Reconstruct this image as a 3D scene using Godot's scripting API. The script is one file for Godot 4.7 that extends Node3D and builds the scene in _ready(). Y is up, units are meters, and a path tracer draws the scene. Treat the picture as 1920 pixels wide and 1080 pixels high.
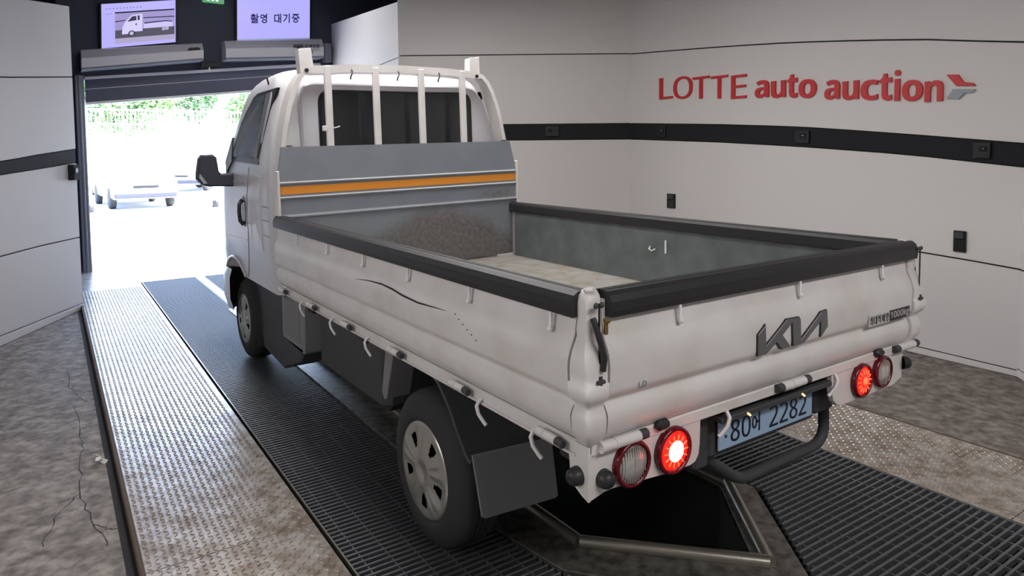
extends Node3D
# metres, y up. The truck stands along z with its nose towards -z; the origin is on the floor under the rear left corner of its bed.

const W := 1.747          # outer width of the bed
const BL := 2.856         # length of the bed
const FLOOR := -0.045     # concrete, a little below the steel plates
const LAMP_GAIN := 1.0
var M := {}
var TILT := Transform3D()
var AXIS := Transform3D(Basis(Vector3.UP, -0.0125), Vector3.ZERO)   # the steel floor runs a touch askew to the truck

# ------------------------------------------------------------------ mesh helpers
func mb() -> SurfaceTool:
	var st := SurfaceTool.new()
	st.begin(Mesh.PRIMITIVE_TRIANGLES)
	return st

func tri(st: SurfaceTool, a: Vector3, b: Vector3, c: Vector3, g := -1) -> void:   # counter-clockwise seen from outside
	st.set_smooth_group(g)
	st.add_vertex(a)
	st.set_smooth_group(g)
	st.add_vertex(c)
	st.set_smooth_group(g)
	st.add_vertex(b)

func face(st: SurfaceTool, p: Array, out: Vector3, g := -1) -> void:
	var n := Vector3.ZERO
	for i in range(1, p.size() - 1):
		n += (p[i] - p[0]).cross(p[i + 1] - p[0])
	var flip := n.dot(out) < 0.0
	for i in range(1, p.size() - 1):
		if flip:
			tri(st, p[0], p[i + 1], p[i], g)
		else:
			tri(st, p[0], p[i], p[i + 1], g)

func grid(st: SurfaceTool, rows: Array, out: Vector3, g := 1, uv := false) -> void:
	# out: a rough outward direction, tested on the whole sheet
	var n := Vector3.ZERO
	for i in rows.size() - 1:
		for j in rows[i].size() - 1:
			n += (rows[i][j + 1] - rows[i][j]).cross(rows[i + 1][j] - rows[i][j])
	var flip := n.dot(out) < 0.0
	var nr := float(rows.size() - 1)
	var nc := float(rows[0].size() - 1)
	for i in rows.size() - 1:
		for j in rows[i].size() - 1:
			var q := [[i, j], [i, j + 1], [i + 1, j + 1], [i + 1, j]]
			var order := [0, 2, 1, 0, 3, 2] if not flip else [0, 1, 2, 0, 2, 3]
			for k in order:
				st.set_smooth_group(g)
				if uv:
					st.set_uv(Vector2(q[k][1] / nc, q[k][0] / nr))
				st.add_vertex(rows[q[k][0]][q[k][1]])

func bx(st: SurfaceTool, c: Vector3, s: Vector3, bev := 0.0, xf := Transform3D()) -> void:
	var h := s * 0.5
	var b := minf(bev, minf(h.x, minf(h.y, h.z)) * 0.9)
	var dirs := [Vector3.RIGHT, Vector3.UP, Vector3.BACK]
	for a in 3:
		for sg in [-1.0, 1.0]:
			var u := (a + 1) % 3
			var v := (a + 2) % 3
			var p := []
			for q in [[-1, -1], [1, -1], [1, 1], [-1, 1]]:
				var w := Vector3.ZERO
				w[a] = sg * h[a]
				w[u] = q[0] * (h[u] - b)
				w[v] = q[1] * (h[v] - b)
				p.append(xf * (c + w))
			face(st, p, xf.basis * (dirs[a] * sg))
	if b <= 0.0:
		return
	for a in 3:
		var u := (a + 1) % 3
		var v := (a + 2) % 3
		for q in [[-1, -1], [1, -1], [1, 1], [-1, 1]]:
			var p := []
			for e in [-1.0, 1.0]:
				var w := Vector3.ZERO
				w[a] = e * (h[a] - b)
				w[u] = q[0] * h[u]
				w[v] = q[1] * (h[v] - b)
				var w2 := w
				w2[u] = q[0] * (h[u] - b)
				w2[v] = q[1] * h[v]
				if e < 0:
					p.append(xf * (c + w))
					p.append(xf * (c + w2))
				else:
					p.append(xf * (c + w2))
					p.append(xf * (c + w))
			var o := Vector3.ZERO
			o[u] = q[0]
			o[v] = q[1]
			face(st, p, xf.basis * o)
	for x in [-1.0, 1.0]:
		for y in [-1.0, 1.0]:
			for z in [-1.0, 1.0]:
				var k := Vector3(x, y, z)
				face(st, [xf * (c + k * Vector3(h.x, h.y - b, h.z - b)), xf * (c + k * Vector3(h.x - b, h.y, h.z - b)), xf * (c + k * Vector3(h.x - b, h.y - b, h.z))], xf.basis * k)

func frame_at(o: Vector3, z: Vector3, up := Vector3.UP) -> Transform3D:
	var zz := z.normalized()
	if absf(zz.dot(up)) > 0.98:
		up = Vector3.RIGHT
	var xx := up.cross(zz).normalized()
	return Transform3D(Basis(xx, zz.cross(xx), zz), o)

func tube(st: SurfaceTool, path: Array, r: float, seg := 10, caps := true, r_end := -1.0) -> void:
	var rows := []
	var n := path.size()
	var up := Vector3.UP
	for i in n:
		var d: Vector3 = (path[mini(i + 1, n - 1)] - path[maxi(i - 1, 0)]).normalized()
		if i == 0 and absf(d.dot(up)) > 0.9:
			up = Vector3.RIGHT
		var x := (up - d * up.dot(d)).normalized()
		up = x
		var y := d.cross(x)
		var rr := r if r_end < 0.0 else lerpf(r, r_end, float(i) / (n - 1))
		var row := []
		for k in seg + 1:
			var a := TAU * k / seg
			row.append(path[i] + (x * cos(a) + y * sin(a)) * rr)
		rows.append(row)
	for i in n - 1:
		for k in seg:
			var mid: Vector3 = (rows[i][k] + rows[i][k + 1] + rows[i + 1][k]) / 3.0 - (path[i] + path[i + 1]) * 0.5
			face(st, [rows[i][k], rows[i][k + 1], rows[i + 1][k + 1], rows[i + 1][k]], mid, 1)
	if caps:
		face(st, rows[0].slice(0, seg), path[0] - path[1])
		face(st, rows[n - 1].slice(0, seg), path[n - 1] - path[n - 2])

func lathe(st: SurfaceTool, prof: Array, xf: Transform3D, seg := 32, g := 1) -> void:   # prof of (radius, height along local z)
	for i in prof.size() - 1:
		var a: Vector2 = prof[i]
		var b: Vector2 = prof[i + 1]
		var nn := Vector2(b.y - a.y, a.x - b.x)
		for k in seg:
			var t0 := TAU * k / seg
			var t1 := TAU * (k + 1) / seg
			var d0 := Vector3(cos(t0), sin(t0), 0)
			var d1 := Vector3(cos(t1), sin(t1), 0)
			var p := [xf * (d0 * a.x + Vector3(0, 0, a.y)), xf * (d1 * a.x + Vector3(0, 0, a.y)), xf * (d1 * b.x + Vector3(0, 0, b.y)), xf * (d0 * b.x + Vector3(0, 0, b.y))]
			var o := xf.basis * ((d0 + d1) * 0.5 * nn.x + Vector3(0, 0, nn.y))
			if a.x < 1e-6:
				p.remove_at(1)
			elif b.x < 1e-6:
				p.remove_at(3)
			face(st, p, o, g)

func prism(st: SurfaceTool, poly: Array, z0: float, z1: float, xf := Transform3D(), bev := 0.0, side_g := -1) -> void:   # poly of Vector2, extruded along local z
	var pts := PackedVector2Array(poly)
	if Geometry2D.is_polygon_clockwise(pts):
		pts.reverse()
	var n := pts.size()
	var ins := PackedVector2Array()
	for i in n:
		var e0 := (pts[i] - pts[(i + n - 1) % n]).normalized()
		var e1 := (pts[(i + 1) % n] - pts[i]).normalized()
		var n0 := Vector2(-e0.y, e0.x)
		var n1 := Vector2(-e1.y, e1.x)
		var m := (n0 + n1)
		m = m.normalized() / maxf(0.45, m.normalized().dot(n0)) if m.length() > 1e-4 else n0
		ins.append(pts[i] + m * bev)
	var ix := Geometry2D.triangulate_polygon(pts)
	var ixi := Geometry2D.triangulate_polygon(ins) if bev > 0.0 else ix
	if ixi.is_empty():
		ixi = ix
	var up := xf.basis.z
	for t in range(0, ixi.size(), 3):
		face(st, [xf * Vector3(ins[ixi[t]].x, ins[ixi[t]].y, z1), xf * Vector3(ins[ixi[t + 1]].x, ins[ixi[t + 1]].y, z1), xf * Vector3(ins[ixi[t + 2]].x, ins[ixi[t + 2]].y, z1)], up)
	for t in range(0, ix.size(), 3):
		face(st, [xf * Vector3(pts[ix[t]].x, pts[ix[t]].y, z0), xf * Vector3(pts[ix[t + 1]].x, pts[ix[t + 1]].y, z0), xf * Vector3(pts[ix[t + 2]].x, pts[ix[t + 2]].y, z0)], -up)
	var zs := [[pts, z0], [pts, z1 - bev], [ins, z1]] if bev > 0.0 else [[pts, z0], [pts, z1]]
	for r in zs.size() - 1:
		for i in n:
			var j := (i + 1) % n
			var e := pts[j] - pts[i]
			var o := xf.basis * (Vector3(e.y, -e.x, 0).normalized() + Vector3(0, 0, 0.001))
			face(st, [xf * Vector3(zs[r][0][i].x, zs[r][0][i].y, zs[r][1]), xf * Vector3(zs[r][0][j].x, zs[r][0][j].y, zs[r][1]), xf * Vector3(zs[r + 1][0][j].x, zs[r + 1][0][j].y, zs[r + 1][1]), xf * Vector3(zs[r + 1][0][i].x, zs[r + 1][0][i].y, zs[r + 1][1])], o, side_g)

func rounded(poly: Array, r: float, k := 4) -> Array:   # rounds the corners of a polygon
	var o := []
	var n := poly.size()
	for i in n:
		var p: Vector2 = poly[i]
		var a: Vector2 = (poly[(i + n - 1) % n] - p)
		var b: Vector2 = (poly[(i + 1) % n] - p)
		var rr := minf(r, minf(a.length(), b.length()) * 0.45)
		var s := p + a.normalized() * rr
		var e := p + b.normalized() * rr
		for t in k + 1:
			var u := float(t) / k
			o.append(s.lerp(p, u).lerp(p.lerp(e, u), u))
	return o

func rect(x0: float, y0: float, x1: float, y1: float) -> Array:
	return [Vector2(x0, y0), Vector2(x1, y0), Vector2(x1, y1), Vector2(x0, y1)]

func disc(cx: float, cy: float, rx: float, ry: float, n := 28) -> Array:
	var o := []
	for i in n:
		o.append(Vector2(cx + rx * cos(TAU * i / n), cy + ry * sin(TAU * i / n)))
	return o

func put(called: String, st: SurfaceTool, m: Material, parent: Node = null, xf := Transform3D()) -> MeshInstance3D:
	st.generate_normals()
	return place(called, st.commit(), m, parent, xf)

func place(called: String, mesh: Mesh, m: Material, parent: Node = null, xf := Transform3D()) -> MeshInstance3D:
	var o := MeshInstance3D.new()
	o.name = called
	o.mesh = mesh
	o.material_override = m
	o.transform = xf
	(parent if parent else self).add_child(o, true)
	return o

func tag(o: Node, label: String, category := "", group := "", kind := "") -> void:
	o.set_meta("label", label)
	if category:
		o.set_meta("category", category)
	if group:
		o.set_meta("group", group)
	if kind:
		o.set_meta("kind", kind)

func thing(called: String, label: String, category: String, at := Vector3.ZERO, group := "") -> Node3D:
	var o := Node3D.new()
	o.name = called
	add_child(o, true)
	o.position = at
	tag(o, label, category, group)
	return o

func structure(o: Node, label := "", category := "") -> void:
	o.set_meta("kind", "structure")
	if label:
		tag(o, label, category)

# ------------------------------------------------------------------ materials
func c8(r: int, g: int, b: int) -> Color:
	return Color(r / 255.0, g / 255.0, b / 255.0)

func mat(called: String, c: Color, rough := 0.6, metal := 0.0, spec := 0.5) -> StandardMaterial3D:
	var m := StandardMaterial3D.new()
	m.resource_name = called
	m.albedo_color = c
	m.roughness = rough
	m.metallic = metal
	m.metallic_specular = spec
	M[called] = m
	return m

func noise(f: float, s: int, oct := 4, kind := FastNoiseLite.TYPE_SIMPLEX_SMOOTH) -> FastNoiseLite:
	var n := FastNoiseLite.new()
	n.noise_type = kind
	n.frequency = f
	n.seed = s
	n.fractal_octaves = oct
	return n

func painted(w: int, h: int, fn: Callable) -> ImageTexture:
	var im := Image.create(w, h, false, Image.FORMAT_RGB8)
	for y in h:
		for x in w:
			im.set_pixel(x, y, fn.call(x, y))
	return ImageTexture.create_from_image(im)

func tiled(m: StandardMaterial3D, scale: float, world := true) -> void:
	m.uv1_triplanar = true
	m.uv1_world_triplanar = world
	m.uv1_scale = Vector3.ONE * scale

func blotches(a: Color, b: Color, c: Color, f: float, s: int, size := 512) -> NoiseTexture2D:
	var t := NoiseTexture2D.new()
	t.width = size
	t.height = size
	t.seamless = true
	t.noise = noise(f, s, 6)
	var g := Gradient.new()
	g.offsets = PackedFloat32Array([0.15, 0.5, 0.85])
	g.colors = PackedColorArray([a, b, c])
	t.color_ramp = g
	return t

func bumps(f: float, s: int, size := 512) -> NoiseTexture2D:
	var t := NoiseTexture2D.new()
	t.width = size
	t.height = size
	t.seamless = true
	t.noise = noise(f, s, 4)
	return t

func materials() -> void:
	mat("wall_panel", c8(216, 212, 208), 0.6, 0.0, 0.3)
	mat("wall_panel_dimmed", c8(184, 182, 182), 0.6, 0.0, 0.3)  # darker copy of the panel paint, tones down daylight on the left wall
	mat("wall_dark", c8(38, 39, 42), 0.7)
	mat("stripe", c8(42, 43, 46), 0.75, 0.0, 0.2)
	mat("navy", c8(66, 70, 84), 0.8)
	mat("shell", c8(190, 190, 190), 0.9)
	mat("joint", c8(30, 30, 31), 0.8)
	var m := mat("concrete", Color.WHITE, 0.75)
	m.albedo_texture = blotches(c8(106, 99, 93), c8(134, 127, 120), c8(154, 148, 141), 0.012, 3, 1024)
	m.detail_enabled = true
	m.detail_blend_mode = BaseMaterial3D.BLEND_MODE_MUL
	m.detail_albedo = blotches(c8(190, 186, 182), c8(238, 236, 234), c8(255, 255, 255), 0.05, 8, 512)
	m.heightmap_enabled = true
	m.heightmap_texture = bumps(0.06, 4)
	m.heightmap_scale = 0.25
	tiled(m, 0.55)
	m.uv2_triplanar = true
	m.uv2_world_triplanar = true
	m.uv2_scale = Vector3.ONE * 1.7
	m = mat("plate", Color.WHITE, 0.29, 0.55, 0.5)
	m.albedo_texture = blotches(c8(156, 140, 124), c8(190, 182, 174), c8(202, 197, 192), 0.008, 21, 1024)
	m.detail_enabled = true
	m.detail_blend_mode = BaseMaterial3D.BLEND_MODE_MUL
	m.detail_albedo = blotches(c8(196, 186, 176), c8(240, 238, 236), c8(255, 255, 255), 0.04, 9, 512)
	tiled(m, 0.7)
	m.uv2_triplanar = true
	m.uv2_world_triplanar = true
	m.uv2_scale = Vector3.ONE * 2.3
	mat("rust", c8(84, 68, 58), 0.85, 0.1)
	mat("grate", c8(112, 114, 118), 0.42, 0.6)
	mat("drain", c8(14, 14, 15), 0.9)
	m = mat("pit_steel", Color.WHITE, 0.4, 0.55)
	m.albedo_texture = blotches(c8(74, 73, 68), c8(104, 103, 97), c8(128, 126, 120), 0.02, 5, 512)
	tiled(m, 1.3)
	mat("pipe_steel", c8(150, 146, 136), 0.32, 0.8)
	m = mat("paint", c8(208, 207, 211), 0.33, 0.0, 0.5)
	m.clearcoat_enabled = true
	m.clearcoat = 0.4
	m.clearcoat_roughness = 0.15
	m = mat("bed_paint", Color.WHITE, 0.36, 0.0, 0.5)
	m.albedo_texture = blotches(c8(204, 200, 196), c8(213, 210, 208), c8(216, 214, 213), 0.01, 31, 512)
	tiled(m, 0.6)
	m = mat("gate_inner", Color.WHITE, 0.5, 0.15)
	m.albedo_texture = blotches(c8(94, 101, 100), c8(102, 109, 109), c8(110, 117, 117), 0.012, 41, 512)
	tiled(m, 0.8)
	m = mat("bed_floor", Color.WHITE, 0.55, 0.15)
	m.albedo_texture = blotches(c8(138, 130, 116), c8(150, 146, 138), c8(158, 157, 153), 0.012, 43, 512)
	tiled(m, 0.9)
	mat("rubber", c8(44, 44, 46), 0.42, 0.0, 0.4)
	mat("tyre", c8(56, 56, 57), 0.75, 0.0, 0.3)
	mat("plastic", c8(66, 67, 70), 0.6, 0.0, 0.4)
	mat("mirror_plastic", c8(58, 59, 68), 0.6, 0.0, 0.4)
	mat("chassis", c8(38, 38, 39), 0.7)
	mat("flap", c8(126, 126, 128), 0.6, 0.0, 0.35)
	mat("box_grey", c8(128, 130, 134), 0.6)
	mat("silver", c8(176, 176, 170), 0.3, 0.65)
	mat("hole", c8(10, 10, 10), 0.9)
	mat("tinted", c8(46, 48, 50), 0.06, 0.0, 0.5)
	mat("trim_black", c8(22, 22, 24), 0.4)
	mat("orange", c8(224, 142, 46), 0.5)
	mat("scratch", c8(40, 40, 42), 0.8)
	mat("emblem", c8(104, 104, 107), 0.4, 0.2)
	mat("emblem_rim", c8(40, 40, 42), 0.4)
	mat("brass", c8(150, 124, 70), 0.4, 0.7)
	mat("lens_red", c8(96, 16, 28), 0.15)
	m = mat("lens_clear", c8(196, 196, 192), 0.12, 0.35)
	m = mat("lamp_red", c8(230, 30, 24), 0.2)
	m.emission_enabled = true
	m.emission = c8(255, 36, 26)
	m.emission_energy_multiplier = 1.0
	m = mat("lamp_core", c8(255, 220, 210), 0.3)
	m.emission_enabled = true
	m.emission = c8(255, 206, 190)
	m.emission_energy_multiplier = 3.0
	m = mat("lamp_glow", c8(255, 120, 80), 0.3)
	m.emission_enabled = true
	m.emission = c8(255, 96, 52)
	m.emission_energy_multiplier = 1.3
	m = mat("filament", c8(255, 200, 160), 0.3)
	m.emission_enabled = true
	m.emission = c8(255, 190, 140)
	m.emission_energy_multiplier = 1.6
	mat("plate_blue", c8(150, 178, 204), 0.5)
	mat("plate_ink", c8(18, 22, 42), 0.6)
	mat("sticker_black", c8(22, 22, 22), 0.4)
	mat("sticker_silver", c8(196, 196, 194), 0.4, 0.1)
	mat("letter_red", c8(196, 40, 42), 0.45)
	mat("logo_grey", c8(150, 158, 162), 0.45)
	mat("alu", c8(196, 194, 198), 0.42, 0.35)
	mat("curtain", c8(84, 86, 100), 0.7)
	mat("post_steel", c8(120, 122, 132), 0.45, 0.3)
	mat("bezel", c8(20, 20, 26), 0.4)
	m = mat("screen", Color.BLACK, 0.3)
	m.emission_enabled = true
	m.emission = c8(184, 178, 255)
	m.emission_energy_multiplier = 1.0
	m = mat("screen_ink", Color.BLACK, 0.3)
	m.emission_enabled = true
	m.emission = c8(36, 34, 92)
	m = mat("exit_green", c8(60, 120, 80), 0.4)
	m.emission_enabled = true
	m.emission = c8(90, 150, 110)
	m = mat("exit_white", c8(230, 240, 230), 0.4)
	m.emission_enabled = true
	m.emission = c8(225, 240, 228)
	m = mat("led", Color.WHITE, 0.4)
	m.emission_enabled = true
	m.emission = c8(255, 248, 240)
	m.emission_energy_multiplier = 2.0
	mat("asphalt", c8(176, 176, 176), 0.9)
	mat("car_white", c8(225, 226, 228), 0.3)
	mat("car_silver", c8(176, 178, 186), 0.3, 0.3)
	mat("leaf", c8(128, 158, 100), 0.7)
	mat("car_glass", c8(150, 154, 160), 0.3)
	mat("leaf_dark", c8(96, 128, 86), 0.7)
	mat("bark", c8(150, 138, 124), 0.9)
	mat("fence_white", c8(225, 225, 225), 0.6)
	mat("paper", c8(215, 212, 205), 0.8)

# ------------------------------------------------------------------ lettering
const HANGUL := {
	"eo": [[0.3, 0.5, 0.2, 0.3, 1], [0.52, 0.5, 0.8, 0.5], [0.8, 0.0, 0.8, 1.0]],
	"chwal": [[0.22, 0.98, 0.42, 0.98], [0.08, 0.86, 0.56, 0.86], [0.32, 0.86, 0.1, 0.64], [0.32, 0.86, 0.55, 0.64], [0.32, 0.62, 0.32, 0.5], [0.05, 0.49, 0.62, 0.52], [0.78, 0.42, 0.78, 1.0], [0.78, 0.7, 0.96, 0.7], [0.18, 0.36, 0.8, 0.36], [0.8, 0.36, 0.8, 0.19], [0.18, 0.19, 0.8, 0.19], [0.18, 0.19, 0.18, 0.02], [0.18, 0.02, 0.85, 0.02]],
	"yeong": [[0.3, 0.72, 0.2, 0.2, 1], [0.5, 0.8, 0.8, 0.8], [0.5, 0.64, 0.8, 0.64], [0.8, 0.42, 0.8, 1.0], [0.55, 0.18, 0.27, 0.17, 1]],
	"dae": [[0.1, 0.87, 0.46, 0.87], [0.1, 0.87, 0.1, 0.18], [0.1, 0.18, 0.48, 0.18], [0.62, 0.04, 0.62, 0.96], [0.86, 0.0, 0.86, 1.0], [0.62, 0.5, 0.86, 0.5]],
	"gi": [[0.1, 0.87, 0.52, 0.87], [0.52, 0.87, 0.42, 0.5], [0.42, 0.5, 0.12, 0.18], [0.82, 0.0, 0.82, 1.0]],
	"jung": [[0.15, 0.95, 0.85, 0.95], [0.5, 0.95, 0.15, 0.66], [0.5, 0.95, 0.85, 0.66], [0.04, 0.52, 0.96, 0.52], [0.5, 0.52, 0.5, 0.38], [0.5, 0.18, 0.26, 0.17, 1]],
	"choe": [[0.25, 0.98, 0.5, 0.98], [0.1, 0.82, 0.62, 0.82], [0.36, 0.82, 0.1, 0.5], [0.36, 0.82, 0.62, 0.5], [0.36, 0.44, 0.36, 0.2], [0.05, 0.16, 0.68, 0.2], [0.85, 0.0, 0.85, 1.0]],
	"jeok": [[0.1, 0.92, 0.52, 0.92], [0.31, 0.92, 0.08, 0.5], [0.31, 0.92, 0.55, 0.5], [0.56, 0.72, 0.8, 0.72], [0.8, 0.42, 0.8, 1.0], [0.2, 0.3, 0.8, 0.3], [0.8, 0.3, 0.8, 0.0]],
	"jae": [[0.05, 0.85, 0.48, 0.85], [0.27, 0.85, 0.05, 0.2], [0.27, 0.85, 0.5, 0.2], [0.64, 0.05, 0.64, 0.95], [0.64, 0.5, 0.86, 0.5], [0.86, 0.0, 0.86, 1.0]],
	"ryang": [[0.1, 0.95, 0.5, 0.95], [0.5, 0.95, 0.5, 0.76], [0.1, 0.76, 0.5, 0.76], [0.1, 0.76, 0.1, 0.55], [0.1, 0.55, 0.55, 0.55], [0.75, 0.4, 0.75, 1.0], [0.75, 0.8, 0.96, 0.8], [0.75, 0.62, 0.96, 0.62], [0.52, 0.18, 0.27, 0.17, 1]],
	"ju": [[0.15, 0.9, 0.85, 0.9], [0.5, 0.9, 0.15, 0.5], [0.5, 0.9, 0.85, 0.5], [0.04, 0.36, 0.96, 0.36], [0.5, 0.36, 0.5, 0.0]],
	"sen": [[0.3, 0.95, 0.08, 0.5], [0.3, 0.8, 0.5, 0.5], [0.52, 0.7, 0.68, 0.7], [0.68, 0.4, 0.68, 0.95], [0.86, 0.38, 0.86, 1.0], [0.2, 0.3, 0.2, 0.02], [0.2, 0.02, 0.86, 0.02]],
	"teu": [[0.15, 0.92, 0.85, 0.92], [0.15, 0.68, 0.85, 0.68], [0.15, 0.92, 0.15, 0.44], [0.15, 0.44, 0.85, 0.44], [0.04, 0.14, 0.96, 0.14]],
	"ro": [[0.15, 0.95, 0.85, 0.95], [0.85, 0.95, 0.85, 0.76], [0.15, 0.76, 0.85, 0.76], [0.15, 0.76, 0.15, 0.52], [0.15, 0.52, 0.88, 0.52], [0.5, 0.5, 0.5, 0.18], [0.04, 0.16, 0.96, 0.16]],
}

func hangul(st: SurfaceTool, key: String, at: Vector2, w: float, h: float, line: float, z: float, xf := Transform3D()) -> void:
	for s in HANGUL[key]:
		if s.size() == 5:
			var n := 20
			for i in n:
				var a0 := TAU * i / n
				var a1 := TAU * (i + 1) / n
				var c := at + Vector2(s[0] * w, s[1] * h)
				var ro := Vector2(s[2] * w + line * 0.5, s[3] * h + line * 0.5)
				var ri := Vector2(s[2] * w - line * 0.5, s[3] * h - line * 0.5)
				prism(st, [c + ri * Vector2(cos(a0), sin(a0)), c + ro * Vector2(cos(a0), sin(a0)), c + ro * Vector2(cos(a1), sin(a1)), c + ri * Vector2(cos(a1), sin(a1))], 0.0, z, xf)
		else:
			var p := at + Vector2(s[0] * w, s[1] * h)
			var q := at + Vector2(s[2] * w, s[3] * h)
			stroke(st, p, q, line, z, xf)

func stroke(st: SurfaceTool, p: Vector2, q: Vector2, line: float, z: float, xf := Transform3D()) -> void:
	var d := (q - p).normalized() * line * 0.5
	var e := Vector2(-d.y, d.x)
	prism(st, [p - d * 0.9 - e, q + d * 0.9 - e, q + d * 0.9 + e, p - d * 0.9 + e], 0.0, z, xf)

func text_mesh(s: String, bold: bool, height: float, depth: float) -> TextMesh:
	var f := SystemFont.new()
	f.font_names = PackedStringArray(["Droid Sans"])
	f.font_weight = 700 if bold else 400
	var t := TextMesh.new()
	t.font = f
	t.text = s
	t.font_size = 64
	t.pixel_size = height / (64.0 * 0.714)
	t.depth = depth
	t.horizontal_alignment = HORIZONTAL_ALIGNMENT_CENTER
	t.vertical_alignment = VERTICAL_ALIGNMENT_CENTER
	return t

# letter laid so that its own box fills [x0, x1] x [y0, y1] of the frame xf
func letter(s: String, bold: bool, x0: float, x1: float, y0: float, y1: float, depth: float, m: Material, parent: Node, xf: Transform3D, called := "letter") -> MeshInstance3D:
	var t := text_mesh(s, bold, 1.0, depth)
	var box := t.get_aabb()
	var sx := (x1 - x0) / box.size.x
	var sy := (y1 - y0) / box.size.y
	var o := MeshInstance3D.new()
	o.name = called
	o.mesh = t
	o.material_override = m
	o.transform = xf * Transform3D(Basis.from_scale(Vector3(sx, sy, 1)), Vector3(x0 - box.position.x * sx, y0 - box.position.y * sy, depth * 0.5))
	parent.add_child(o, true)
	return o

# ------------------------------------------------------------------ setting
func at_poly(p: Array, s: float) -> float:
	if s <= p[0].x:
		var k0: float = (p[1].y - p[0].y) / (p[1].x - p[0].x) if p.size() > 1 else 0.0
		return p[0].y + k0 * (s - p[0].x)
	for i in p.size() - 1:
		if s <= p[i + 1].x:
			return lerpf(p[i].y, p[i + 1].y, (s - p[i].x) / (p[i + 1].x - p[i].x))
	return p[p.size() - 1].y

func wall_frame(a: Vector2, b: Vector2, inside: Vector2) -> Transform3D:   # local x along the wall, y up, z into the room
	var d := (b - a).normalized()
	var n := Vector2(d.y, -d.x)
	if n.dot(inside - a) < 0.0:
		n = -n
	return Transform3D(Basis(Vector3(d.x, 0, d.y), Vector3.UP, Vector3(n.x, 0, n.y)), Vector3(a.x, 0, a.y))

func panel(parent: Node, called: String, m: Material, xf: Transform3D, s0: float, s1: float, lo: Array, hi: Array, gap := 0.006, front := 0.0, back := -0.018, n := 12) -> void:
	var st := mb()
	var f0 := []
	var f1 := []
	var b0 := []
	var b1 := []
	var g1 := []
	var g0 := []
	var bev := 0.003
	for i in n + 1:
		var s := lerpf(s0, s1, float(i) / n)
		var y0 := at_poly(lo, s) + gap
		var y1 := at_poly(hi, s) - gap
		f0.append(xf * Vector3(s, y0 + bev, front))
		f1.append(xf * Vector3(s, y1 - bev, front))
		g0.append(xf * Vector3(s, y0, front - bev))
		g1.append(xf * Vector3(s, y1, front - bev))
		b0.append(xf * Vector3(s, y0, back))
		b1.append(xf * Vector3(s, y1, back))
	grid(st, [f0, f1], xf.basis.z, 1)
	grid(st, [f1, g1], xf.basis.z + xf.basis.y * 0.5, 2)
	grid(st, [g1, b1], xf.basis.y, 3)
	grid(st, [g0, f0], xf.basis.z - xf.basis.y * 0.5, 4)
	grid(st, [b0, g0], -xf.basis.y, 5)
	grid(st, [b1, b0], -xf.basis.z, 6)
	face(st, [f0[0], f1[0], g1[0], b1[0], b0[0], g0[0]], -xf.basis.x)
	face(st, [f0[n], f1[n], g1[n], b1[n], b0[n], g0[n]], xf.basis.x)
	put(called, st, m, parent)

func flat(y: float) -> Array:
	return [Vector2(0, y), Vector2(20, y)]

func backing(parent: Node, xf: Transform3D, s0: float, s1: float, y0: float, y1: float) -> void:
	var st := mb()
	bx(st, Vector3((s0 + s1) / 2, (y0 + y1) / 2, -0.07), Vector3(s1 - s0, y1 - y0, 0.1), 0.0, xf)
	put("backing", st, M.joint, parent)

func wall_root(called: String, label: String) -> Node3D:
	var o := Node3D.new()
	o.name = called
	add_child(o, true)
	structure(o, label, "wall")
	return o

const RA := Vector2(4.63, -4.6)
const RB := Vector2(4.5, -0.56)
const MID := Vector2(0.9, -3.0)
const R_TOP := [Vector2(0, 2.73), Vector2(0.757, 2.68), Vector2(1.385, 2.635), Vector2(1.92, 2.593), Vector2(2.4, 2.547), Vector2(2.95, 2.485), Vector2(3.37, 2.431), Vector2(4.02, 2.32)]
const R_UP := [Vector2(0, 1.91), Vector2(1.28, 1.852), Vector2(2.235, 1.795), Vector2(2.78, 1.745), Vector2(3.22, 1.702), Vector2(3.62, 1.66), Vector2(4.04, 1.615)]
const R_LO := [Vector2(0, 1.727), Vector2(1.285, 1.674), Vector2(2.24, 1.619), Vector2(3.225, 1.545), Vector2(4.04, 1.454)]
const R_GR := [Vector2(0, 0.8), Vector2(3.3, 0.773), Vector2(3.7, 0.751), Vector2(4.06, 0.726)]

func banded_wall(w: Node3D, xf: Transform3D, s1: float, top: float, lines: Array) -> void:
	backing(w, xf, 0, s1, FLOOR, top)
	var base := [Vector2(0, 0.012), Vector2(3.2, 0.012), Vector2(4.1, 0.0)]
	panel(w, "wall_panel", M.wall_panel, xf, 0, s1, lines[0], flat(top))
	panel(w, "wall_panel", M.wall_panel, xf, 0, s1, lines[1], lines[0])
	panel(w, "stripe", M.stripe, xf, 0, s1, lines[2], lines[1], 0.002, -0.006)
	panel(w, "wall_panel", M.wall_panel, xf, 0, s1, lines[3], lines[2])
	panel(w, "wall_panel", M.wall_panel, xf, 0, s1, base, lines[3])
	panel(w, "baseboard", M.wall_panel, xf, 0, s1, flat(FLOOR), base, 0.003, 0.004)

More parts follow.
